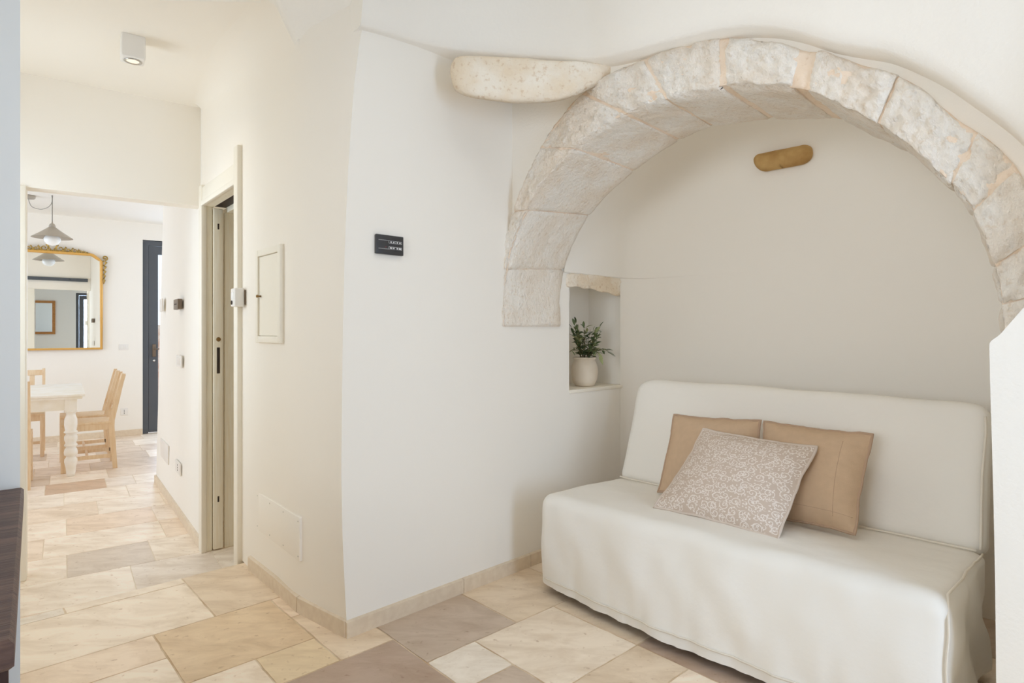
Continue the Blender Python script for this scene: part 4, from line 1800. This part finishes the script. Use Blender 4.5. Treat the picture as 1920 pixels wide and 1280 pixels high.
mb.box((-.16 * w - .002, y - .0003, -.12 * h - .002), (-.16 * w + .002, y + .0002, -.12 * h + .002))
mb.build('indicator', M['led'], t, world=False)

# corridor wall plane (before the door): fuse box, cover plate
PC = C2
nC = V3(((C1 - C3).y, -(C1 - C3).x, 0)).normalized()
if nC.dot(-C2) < 0:
    nC = -nC


def plane_box(name, label, cat, corners_px, p0, n3):
    P = [on_plane(x, y, p0, n3) for x, y in corners_px]
    return P


# nearest tangent planes on the bending wall
def wall_plane(px):
    best = None
    for a, b in zip(cp[:-1], cp[1:]):
        pa, pb = CX + FPX * a.x / a.y, CX + FPX * b.x / b.y
        if min(pa, pb) <= px <= max(pa, pb):
            d = (b - a)
            n3 = V3((d.y, -d.x, 0)).normalized()
            if n3.dot(-a) < 0:
                n3 = -n3
            best = (a, n3)
    return best or (C2, nC)


p0, n3 = wall_plane(508)
t, w, h = wall_thing('fuse_box', 'cream painted fuse box set in the corridor wall', 'fuse box', (484, 471, 533, 636), p0, n3)
h = .425
fw = .030
mb = MB()
mb.box((-w / 2, -.016, -h / 2), (-w / 2 + fw, .004, h / 2), bev=.003)
mb.box((w / 2 - fw, -.022, -h / 2), (w / 2, .004, h / 2), bev=.003)
mb.box((-w / 2 + fw, -.016, -h / 2), (w / 2 - fw, .004, -h / 2 + fw), bev=.003)
mb.box((-w / 2 + fw, -.016, h / 2 - fw), (w / 2 - fw, .004, h / 2), bev=.003)
mb.build('frame', M['cream_paint'], t, world=False)
mb = MB()
mb.box((-w / 2 + fw + .002, -.008, -h / 2 + fw + .002), (w / 2 - fw - .002, .002, h / 2 - fw - .002))
dr = mb.build('door', M['cream_paint'], t, world=False)
mb = MB()
mb.lathe([(.004, 0), (.004, .010), (.007, .014), (.006, .020), (.0, .021)], 16, M=Matrix.Translation((-w / 2 + fw + .02, -.008, 0)) @ Matrix.Rotation(pi / 2, 4, 'X'))
mb.build('knob', M['brass'], dr, world=False)

p0, n3 = wall_plane(520)
t, w, h = wall_thing('cover_plate', 'blank white screwed cover plate low on the corridor wall', 'cover plate', (481, 940, 561, 1022), p0, n3)
h = on_plane(520, 944, p0, n3).z - on_plane(520, 1020, p0, n3).z
mb = MB()
mb.box((-w / 2, -.007, -h / 2), (w / 2, .010, h / 2), bev=.004)
mb.build('plate', M['cream_plaster'], t, world=False)
for i in range(4):
    for sg in (-1, 1):
        mb = MB()
        mb.lathe([(.0035, 0), (.0030, .0012), (0, .0014)], 10, M=Matrix.Translation((lerp(-w / 2 + .015, w / 2 - .015, i / 3), -.0066, sg * (h / 2 - .018))) @ Matrix.Rotation(pi / 2, 4, 'X'))
        mb.build('screw', M['screw'], t, world=False)

# white thermostat beside the door casing
tp = on_plane(458, 558, F0, inw)
t = thing('thermostat', 'white wall thermostat with display beside the pocket door casing', 'thermostat', tp, rz_of((inw.x, inw.y)))
mb = MB()
mb.box((-.042, -.052, -.045), (.030, -.006, .045), bev=.006)
mb.build('housing', M['white_plastic'], t, world=False)
mb = MB()
mb.box((-.03, -.008, -.035), (.034, .012, .035))
mb.build('back_plate', M['bronze'], t, world=False)
mb = MB()
mb.box((-.034, -.0535, -.008), (.012, -.0515, .026), bev=.0008)
mb.build('display', M['lcd'], t, world=False)
mb = MB()
mb.lathe([(.010, 0), (.010, .004), (.0, .0045)], 18, M=Matrix.Translation((-.018, -.0515, -.025)) @ Matrix.Rotation(pi / 2, 4, 'X'))
mb.build('dial', M['slot'], t, world=False)

# devices on the passage wall
PW, NW = D(.651, 5.0), -NP
t, w, h = wall_thing('thermostat', 'small brown box sensor on the bright passage wall', 'thermostat', (330.5, 561, 341, 580), PW, NW)
mb = MB()
mb.box((-w / 2 * .75, -.022, -h / 2), (w / 2 * .75, .006, h / 2), bev=.003)
mb.build('housing', M['bronze'], t, world=False)
mb = MB()
mb.box((-w / 2 * .4, -.0235, -h * .06), (w / 2 * .4, -.021, h * .06))
mb.build('display', M['slot'], t, world=False)


def plate(name, label, cat, px, p0, n3, kind, grp=None):
    t, w, h = wall_thing(name, label, cat, px, p0, n3, grp)
    mb = MB()
    mb.box((-w / 2, -.006, -h / 2), (w / 2, .004, h / 2), bev=.0025)
    mb.build('plate', M['white_plastic'], t, world=False)
    if kind == 'switch':
        for k in (-1, 0, 1):
            mb = MB()
            mb.box((k * w * .22 - w * .09, -.0085, -h * .3), (k * w * .22 + w * .09, -.005, h * .3), bev=.001)
            mb.build('rocker', M['white_plastic'], t, world=False)
    if kind == 'socket':
        for z in (-.22, 0, .22):
            mb = MB()
            mb.box((-w * .04, -.0066, z * h - h * .06), (w * .04, -.0055, z * h + h * .06))
            mb.build('socket_hole', M['slot'], t, world=False)
    return t


plate('light_switch', 'white switch plate on the bright passage wall below the brown sensor', 'switch', (332, 666, 341, 688), PW, NW, 'switch', 'white switch plates')
plate('wall_socket', 'white socket low on the bright passage wall near the floor', 'socket', (330, 865, 339, 887), PW, NW, 'socket', 'white wall sockets')
plate('vent_cover', 'blank white panel low at the far end of the passage wall', 'wall panel', (302, 828, 316, 862), PW, NW, 'blank')
plate('light_switch', 'narrow pale plate at the far edge of the passage wall', 'switch', (300.5, 560, 305, 584), PW, NW, 'blank')
FW = D(0, FQ)
plate('light_switch', 'wide white switch plate on the dining wall right of the gilt mirror', 'switch', (223, 645, 241, 656), FW, -NQ, 'switch', 'white switch plates')
plate('wall_socket', 'white socket on the dining wall behind the pale wooden chairs', 'socket', (226, 765, 240, 778), FW, -NQ, 'socket', 'white wall sockets')

# ceiling spotlight in the corridor
sp_ = on_h(249, 72, CEIL)
t = thing('ceiling_spotlight', 'white box shaped ceiling spotlight over the corridor', 'ceiling light', sp_, atan2(E1.y, E1.x), 'box ceiling spotlights')
k_ = sp_.y / FPX
mb = MB()
mb.box((-.048, -.048, -.105), (.048, .048, .004), bev=.010)
mb.build('housing', M['white_plastic'], t, world=False)
mb = MB()
mb.lathe([(.034, -.1045), (.036, -.108), (.030, -.109), (.026, -.106)], 28, cap=False)
mb.build('bezel', M['chrome'], t, world=False)
mb = MB()
mb.lathe([(.028, -.1055), (.0, -.1062)], 24, cap=False)
mb.build('lens', mat('warm_lamp_lens', srgb(250, 240, 220), .3, emit=((1.0, .9, .78, 1), .35)), t, world=False)
ld = bpy.data.lights.new('spotlight_lamp', 'SPOT')
ld.energy = 3
ld.color = (1.0, .86, .68)
ld.spot_size = radians(150)
ld.spot_blend = 1.0
ld.shadow_soft_size = .03
lo_ = bpy.data.objects.new('spotlight_lamp', ld)
COL.objects.link(lo_)
lo_.parent = t
lo_.location = (0, 0, -.125)
# two added fill lamps, copies of that fitting, out of view overhead
for (s_, v_, lab) in ((1.0, -.95, 'added white box fill lamp out of view, the one nearer the left wall'), (1.75, -.95, 'added white box fill lamp out of view, the one nearer the garden door')):
    r = t.copy()
    COL.objects.link(r)
    r.location = W(s_, v_, TOPH)
    r['label'] = lab
    for c in list(t.children):
        d = c.copy()
        if d.type == 'LIGHT':
            d.data = c.data.copy()
            d.data.energy = 10
            d.data.color = (1.0, .985, .96)
            d.data.spot_size = radians(130)
            d.data.spot_blend = .7
            d.data.shadow_soft_size = .16
        COL.objects.link(d)
        d.parent = r

# ================================================================== DINING ROOM
# gilt mirror
mr_px = pq(on_q(190, 560, FQ))[0]
mz0, mz1 = on_q(120, 654, FQ - .02).z, on_q(120, 474, FQ - .02).z
mc = -.111
hw = mr_px - mc
MH = mz1 - mz0
yaw = radians(1.6)
t = thing('wall_mirror', 'gilt framed mirror with carved crest on the dining room wall', 'mirror', D(mc, FQ - .035, mz0), atan2(E1.y, E1.x) + yaw)
mtl = Matrix.Rotation(radians(.05), 4, 'X')
# outline (x, z): flat bottom, shouldered top
sh_ = hw * .24
drop = MH * .068
outl = [(-hw, 0), (hw, 0), (hw, MH - drop), (hw - sh_ * .30, MH - drop * .62), (hw - sh_ * .75, MH - drop * .12), (hw - sh_, MH), (-hw + sh_, MH), (-hw + sh_ * .75, MH - drop * .12), (-hw + sh_ * .30, MH - drop * .62), (-hw, MH - drop)]
mb = MB()
mb.tube([(x, 0, z) for x, z in outl], .019, 10, closed=True)
mb.build('frame', M['gold'], t, world=False)
mb = MB()
mb.prism([V3((x * .99, -.004, z * .995 + .002)) for x, z in outl], V3((0, .012, 0)))
o = mb.build('mirror_glass', M['mirror'], t, world=False)
for v in o.data.vertices:
    v.co = V3((v.co.x, v.co.y + (MH / 2 - v.co.z) * math.tan(radians(.05)), v.co.z))


def scroll(cx_, cz_, r, turns, a0, sg, y=-.01):
    pts = []
    for k in range(28):
        u_ = k / 27
        an = a0 + sg * turns * 2 * pi * u_
        rr = r * (1 - .82 * u_)
        pts.append((cx_ + rr * cos(an), y, cz_ + rr * sin(an)))
    return pts


mb = MB()
for sg in (-1, 1):
    for (x, z, r) in ((.075, .045, .042), (.15, .032, .032), (.215, .034, .030), (.275, .024, .022), (.325, .016, .014)):
        mb.tube(scroll(sg * x, MH + z, r, 1.3, pi / 2 + sg * .4, sg), [.0085 * (1 - .5 * k / 27) for k in range(28)], 6)
        mb.tube([(sg * (x + r * .4), -.012, MH + .012), (sg * (x + r), -.014, MH + z * .9), (sg * (x + r * 1.3), -.012, MH + z * 1.7)], [.006, .009, .002], 6)
    mb.tube([(sg * .012, -.01, MH + .02), (sg * .05, -.014, MH + .085), (sg * .025, -.012, MH + .12)], [.006, .011, .003], 6)
mb.tube([(-.36, -.008, MH + .012), (0, -.008, MH + .018), (.36, -.008, MH + .012)], .007, 6)
mb.build('crest', M['gold_carved'], t, world=False)
for sg in (-1, 1):
    mb = MB()
    zc = MH - drop
    mb.tube(scroll(sg * (hw + .035), zc + .045, .030, 1.2, -pi / 2, sg), [.009] * 28, 6)
    for k in range(5):
        z = zc - .02 - .055 * k
        mb.tube([(sg * (hw + .015), -.01, z + .03), (sg * (hw + .05 - .005 * k), -.014, z + .01), (sg * (hw + .022), -.01, z - .035)], [.008, .013, .004], 6)
    mb.build('side_carving', M['gold_carved'], t, world=False)
mb = MB()
mb.box((-hw * .9, .02, .05), (hw * .9, .034, MH - .1))
mb.build('backing', M['oak'], t, world=False)

# pendant lamp over the table
pd = 6.12
cpt = on_plane(98, 446, V3((0, pd, 0)), V3((0, 1, 0)))
t = thing('pendant_lamp', 'taupe cone pendant lamp hanging over the dining table', 'pendant lamp', cpt)
R_ = 38.5 / FPX * pd * .83
Hs = 20.0 / FPX * pd
mb = MB()
mb.lathe([(R_, 0), (R_ * .98, .004), (R_ * .55, Hs * .52), (R_ * .17, Hs * 1.0), (R_ * .15, Hs * 1.0), (R_ * .53, Hs * .48), (R_ * .96, .001)], 48, cap=False)
mb.build('lamp_shade', M['lamp_grey'], t, world=False)
mb = MB()
mb.lathe([(R_ * .17, Hs * .97), (R_ * .165, Hs * 1.12), (R_ * .12, Hs * 1.3), (R_ * .04, Hs * 1.38), (R_ * .03, Hs * 1.55), (.0, Hs * 1.56)], 28)
mb.build('lamp_cap', M['lamp_grey'], t, world=False)
mb = MB()
rg = R_ * .42
mb.lathe([(rg * .35, rg * .52), (rg * .8, rg * .25), (rg, -.15 * rg), (rg * .92, -.55 * rg), (rg * .6, -.93 * rg), (.0, -1.1 * rg)], 32)
mb.build('globe', M['globe'], t, world=False)
hook = on_plane(98, 366, V3((0, pd, 0)), V3((0, 1, 0)))
rose = on_plane(54, 362, V3((0, pd, 0)), V3((0, 1, 0)))
hz = hook.z - cpt.z
rx = rose.x - cpt.x
mb = MB()
mb.tube([(0, 0, Hs * 1.5), (0, 0, hz * .5), (0, 0, hz - .01)], .0042, 6)
cpts = [(0, 0, hz - .055), (-.012, 0, hz - .09), (-.05, 0, hz - .125), (rx * .5, 0, hz - .142), (rx * .85, 0, hz - .118), (rx * .99, 0, hz - .06), (rx, 0, hz + .0)]
mb.tube(catmull(cpts, 5), .003, 6)
mb.build('cord', M['cord'], t, world=False)
mb = MB()
mb.tube([(0, 0, hz - .02), (0, 0, DCEIL - cpt.z + .003)], .006, 8)
mb.build('hook', M['cord'], t, world=False)
mb = MB()
mb.lathe([(.055, DCEIL - cpt.z), (.055, DCEIL - cpt.z - .022), (.045, DCEIL - cpt.z - .035), (.0, DCEIL - cpt.z - .036)], 28, M=Matrix.Translation((rx, 0, 0)))
mb.build('ceiling_rose', M['lamp_grey'], t, world=False)

# table
tp1, tq0, tq1 = .155, 6.67, 8.10
tp0 = tp1 - 1.02
TT = STEP + .745
t = thing('dining_table', 'white distressed dining table with turned legs and a thick top', 'table', D((tp0 + tp1) / 2, (tq0 + tq1) / 2, STEP), atan2(E1.y, E1.x))
cx_, cq_ = (tp0 + tp1) / 2, (tq0 + tq1) / 2
hx, hq = (tp1 - tp0) / 2, (tq1 - tq0) / 2
mb = MB()
mb.box((-hx, -hq, .722), (hx, hq, .745), bev=.006)
mb.box((-hx + .02, -hq + .02, .700), (hx - .02, hq - .02, .722), bev=.005)
mb.build('tabletop', M['table_paint'], t, world=False)
mb = MB()
for (a, b) in (((-hx + .09, -hq + .062), (hx - .09, -hq + .086)), ((-hx + .09, hq - .086), (hx - .09, hq - .062)), ((-hx + .062, -hq + .09), (-hx + .086, hq - .09)), ((hx - .086, -hq + .09), (hx - .062, hq - .09))):
    mb.box((a[0], a[1], .60), (b[0], b[1], .702))
mb.build('apron', M['table_paint'], t, world=False)
mb = MB()
mb.box((-.02 + .05, -hq + .052, .655), (.02 + .05, -hq + .064, .685), bev=.003)
mb.build('drawer_pull', M['slot'], t, world=False)
lprof = [(.028, 0), (.034, .03), (.040, .09), (.050, .135), (.048, .16), (.034, .178), (.034, .185), (.050, .20), (.052, .225), (.045, .255), (.035, .268), (.050, .285), (.050, .292), (.040, .31), (.050, .34), (.050, .37), (.036, .395), (.052, .405), (.052, .415), (.042, .425), (.050, .48), (.048, .53), (.036, .565), (.034, .585), (.050, .598), (.052, .606), (.040, .612)]
lprof = [(r, z * .595 / .612) for r, z in lprof]
for sx in (-1, 1):
    for sq in (-1, 1):
        mb = MB()
        Mx = Matrix.Translation((sx * (hx - .105), sq * (hq - .093), 0))
        mb.lathe(lprof, 28, M=Mx)
        mb.box((-.046, -.046, .585), (.046, .046, .702), M=Mx, bev=.004)
        mb.build('leg', M['table_paint'], t, world=False)


# chairs
def make_chair(loc, rz, label):
    """local: seat faces -Y ... back at +Y; origin on the floor under the seat"""
    t = thing('dining_chair', label, 'chair', loc, rz, group='pale pine chairs round the dining table')
    P = M['pine']
    wd, dp = .42, .42
    B = lambda nm, mb: mb.build(nm, P, t, world=False)
    mb = MB()
    mb.box((-wd / 2, -dp / 2, .432), (wd / 2, dp / 2 - .03, .452), bev=.005)
    B('seat', mb)
    mb = MB()
    for (a, b) in (((-wd / 2 + .01, -dp / 2 + .012), (wd / 2 - .01, -dp / 2 + .030)), ((-wd / 2 + .006, -dp / 2 + .03), (-wd / 2 + .024, dp / 2 - .03)), ((wd / 2 - .024, -dp / 2 + .03), (wd / 2 - .006, dp / 2 - .03)), ((-wd / 2 + .02, dp / 2 - .05), (wd / 2 - .02, dp / 2 - .03))):
        mb.box((a[0], a[1], .375), (b[0], b[1], .433))
    B('seat_frame', mb)
    for sx in (-1, 1):
        mb = MB()
        mb.box((sx * (wd / 2 - .018) - .018, -dp / 2, 0), (sx * (wd / 2 - .018) + .018, -dp / 2 + .040, .433), bev=.003)
        B('leg', mb)
        # rear post: straight leg, then leaning back
        x0, x1 = sx * (wd / 2 - .014) - .013, sx * (wd / 2 - .014) + .013
        pr = [(dp / 2 - .02, 0), (dp / 2 - .055, .40), (dp / 2 - .05, .47), (dp / 2 + .055, .90), (dp / 2 + .085, .90), (dp / 2 - .004, .46), (dp / 2 - .006, .40), (dp / 2 + .018, 0)]
        mb = MB()
        mb.prism([V3((x0, y_, z_)) for y_, z_ in pr], V3((x1 - x0, 0, 0)))
        B('leg', mb)
        mb = MB()
        mb.box((sx * (wd / 2 - .018) - .009, -dp / 2 + .03, .105), (sx * (wd / 2 - .018) + .009, dp / 2 - .02, .140))
        B('stretcher', mb)
    mb = MB()
    mb.box((-wd / 2 + .02, -.02, .110), (wd / 2 - .02, .0, .138))
    B('stretcher', mb)
    yb = lambda z: dp / 2 - .035 + .108 * (z - .47) / .43
    for (z0, z1, nm) in ((.825, .885, 'top_rail'), (.545, .580, 'lower_rail')):
        mb = MB()
        mb.prism([V3((-wd / 2 + .026, yb(z0), z0)), V3((-wd / 2 + .026, yb(z1), z1)), V3((-wd / 2 + .026, yb(z1) + .018, z1)), V3((-wd / 2 + .026, yb(z0) + .018, z0))], V3((wd - .052, 0, 0)))
        B(nm, mb)
    for k in (-1, 0, 1):
        mb = MB()
        xc = k * .095
        mb.prism([V3((xc - .022, yb(.578), .578)), V3((xc - .022, yb(.828), .828)), V3((xc - .022, yb(.828) + .012, .828)), V3((xc - .022, yb(.578) + .012, .578))], V3((.044, 0, 0)))
        B('slat', mb)
    return t


az = atan2(E1.y, E1.x)
ch1 = make_chair(D(.185, 6.905 + .21, STEP), az - pi / 2, 'pine chair at the right of the table, nearest its turned front leg')


def copy_chair(src, loc, rz, label):
    r = src.copy()
    COL.objects.link(r)
    r.location, r.rotation_euler = loc, (0, 0, rz)
    r['label'] = label
    for c in list(src.children):
        d = c.copy()
        COL.objects.link(d)
        d.parent = r
    return r


copy_chair(ch1, D(.175, 7.50 + .21, STEP), az - pi / 2, 'pine chair at the right of the table, the one farther from the front leg')
copy_chair(ch1, D(-.43, 6.575, STEP), az + pi, 'pine chair at the near end of the table, half hidden by the door jamb')
copy_chair(ch1, D(-.375, 8.19, STEP), az, 'pine chair at the far end of the table, under the mirror')

# dark wood console on the left
fr = on_h(27, 1198, TABH)
bkp = tb
ax_ = (fr - bkp)
ax_.z = 0
Ls = ax_.length
yv = -ax_.normalized()                            # local +Y = towards the wall
rzc = atan2(-yv.x, yv.y)
con = thing('console_table', 'dark brown wooden console table against the grey wall', 'table', (fr.x, fr.y, 0), rzc)
nw = V3((-N2.x, -N2.y, 0))
ca, cb = V3((fr.x, fr.y, 0)), V3((bkp.x, bkp.y, 0)) + (V3((fr.x, fr.y, 0)) - V3((bkp.x, bkp.y, 0))).normalized() * .008


def cpt_(a, y_):
    """a metres along the wall from the right end, y_ = 0 front .. 1 back"""
    return lerp(ca, cb, y_) + nw * a


mb = MB()
poly = [cpt_(0, 0), cpt_(0, 1), cpt_(1.1, 1), cpt_(1.1, 0)]
ins = [cpt_(.006, .006), cpt_(.006, .994), cpt_(1.094, .994), cpt_(1.094, .006)]
lv_ = [(ins, TABH - .042), (poly, TABH - .036), (poly, TABH - .007), (ins, TABH)]
vs = [V3((p.x, p.y, z)) for pl_, z in lv_ for p in pl_]
fs = [(0, 3, 2, 1), (12, 13, 14, 15)] + [(k * 4 + i, k * 4 + (i + 1) % 4, k * 4 + 4 + (i + 1) % 4, k * 4 + 4 + i) for k in range(3) for i in range(4)]
mb.add(vs, fs)
mb.build('tabletop', M['dark_wood'], con)
mb = MB()
for (a0, y0, a1, y1) in ((.05, .05, 1.05, .08), (.05, .05, .075, .95)):
    mb.slab([cpt_(a0, y0), cpt_(a0, y1), cpt_(a1, y1), cpt_(a1, y0)], TABH - .12, TABH - .042)
mb.build('apron', M['dark_wood_end'], con)
for (a0, y0) in ((.03, .03), (.03, .90), (1.01, .03), (1.01, .90)):
    mb = MB()
    mb.slab([cpt_(a0, y0), cpt_(a0, y0 + .065), cpt_(a0 + .06, y0 + .065), cpt_(a0 + .06, y0)], 0, TABH - .042)
    mb.build('leg', M['dark_wood_end'], con)

# things behind the camera that only the mirror shows
t = thing('wall_mirror', 'plain oak framed mirror on the wall beside the garden door', 'mirror', W(RS - .004, -1.72, 1.06), rz_of(-U2))
mb = MB()
w_, h_, f_ = .46, .84, .06
mb.box((0, -.03, 0), (f_, 0, h_)).box((w_ - f_, -.03, 0), (w_, 0, h_)).box((f_, -.03, 0), (w_ - f_, 0, f_)).box((f_, -.03, h_ - f_), (w_ - f_, 0, h_))
mb.build('frame', M['oak'], t, world=False)
mb = MB()
mb.box((f_ - .005, -.012, f_ - .005), (w_ - f_ + .005, -.002, h_ - f_ + .005))
mb.build('mirror_glass', M['mirror'], t, world=False)
mb = MB(mD)
mb.box((-.9, HQ1 + .02, 2.05), (.62, HQ1 + .035, 2.11))
for x in (-.6, -.1, .35):
    mb.tube([(x, HQ1 - .002, 2.08), (x, HQ1 + .045, 2.08)], .012, 8)
tag(mb.build('door_rail', M['dark_metal']), 'dark metal sliding rail over the opening, seen in the gilt mirror', 'rail')
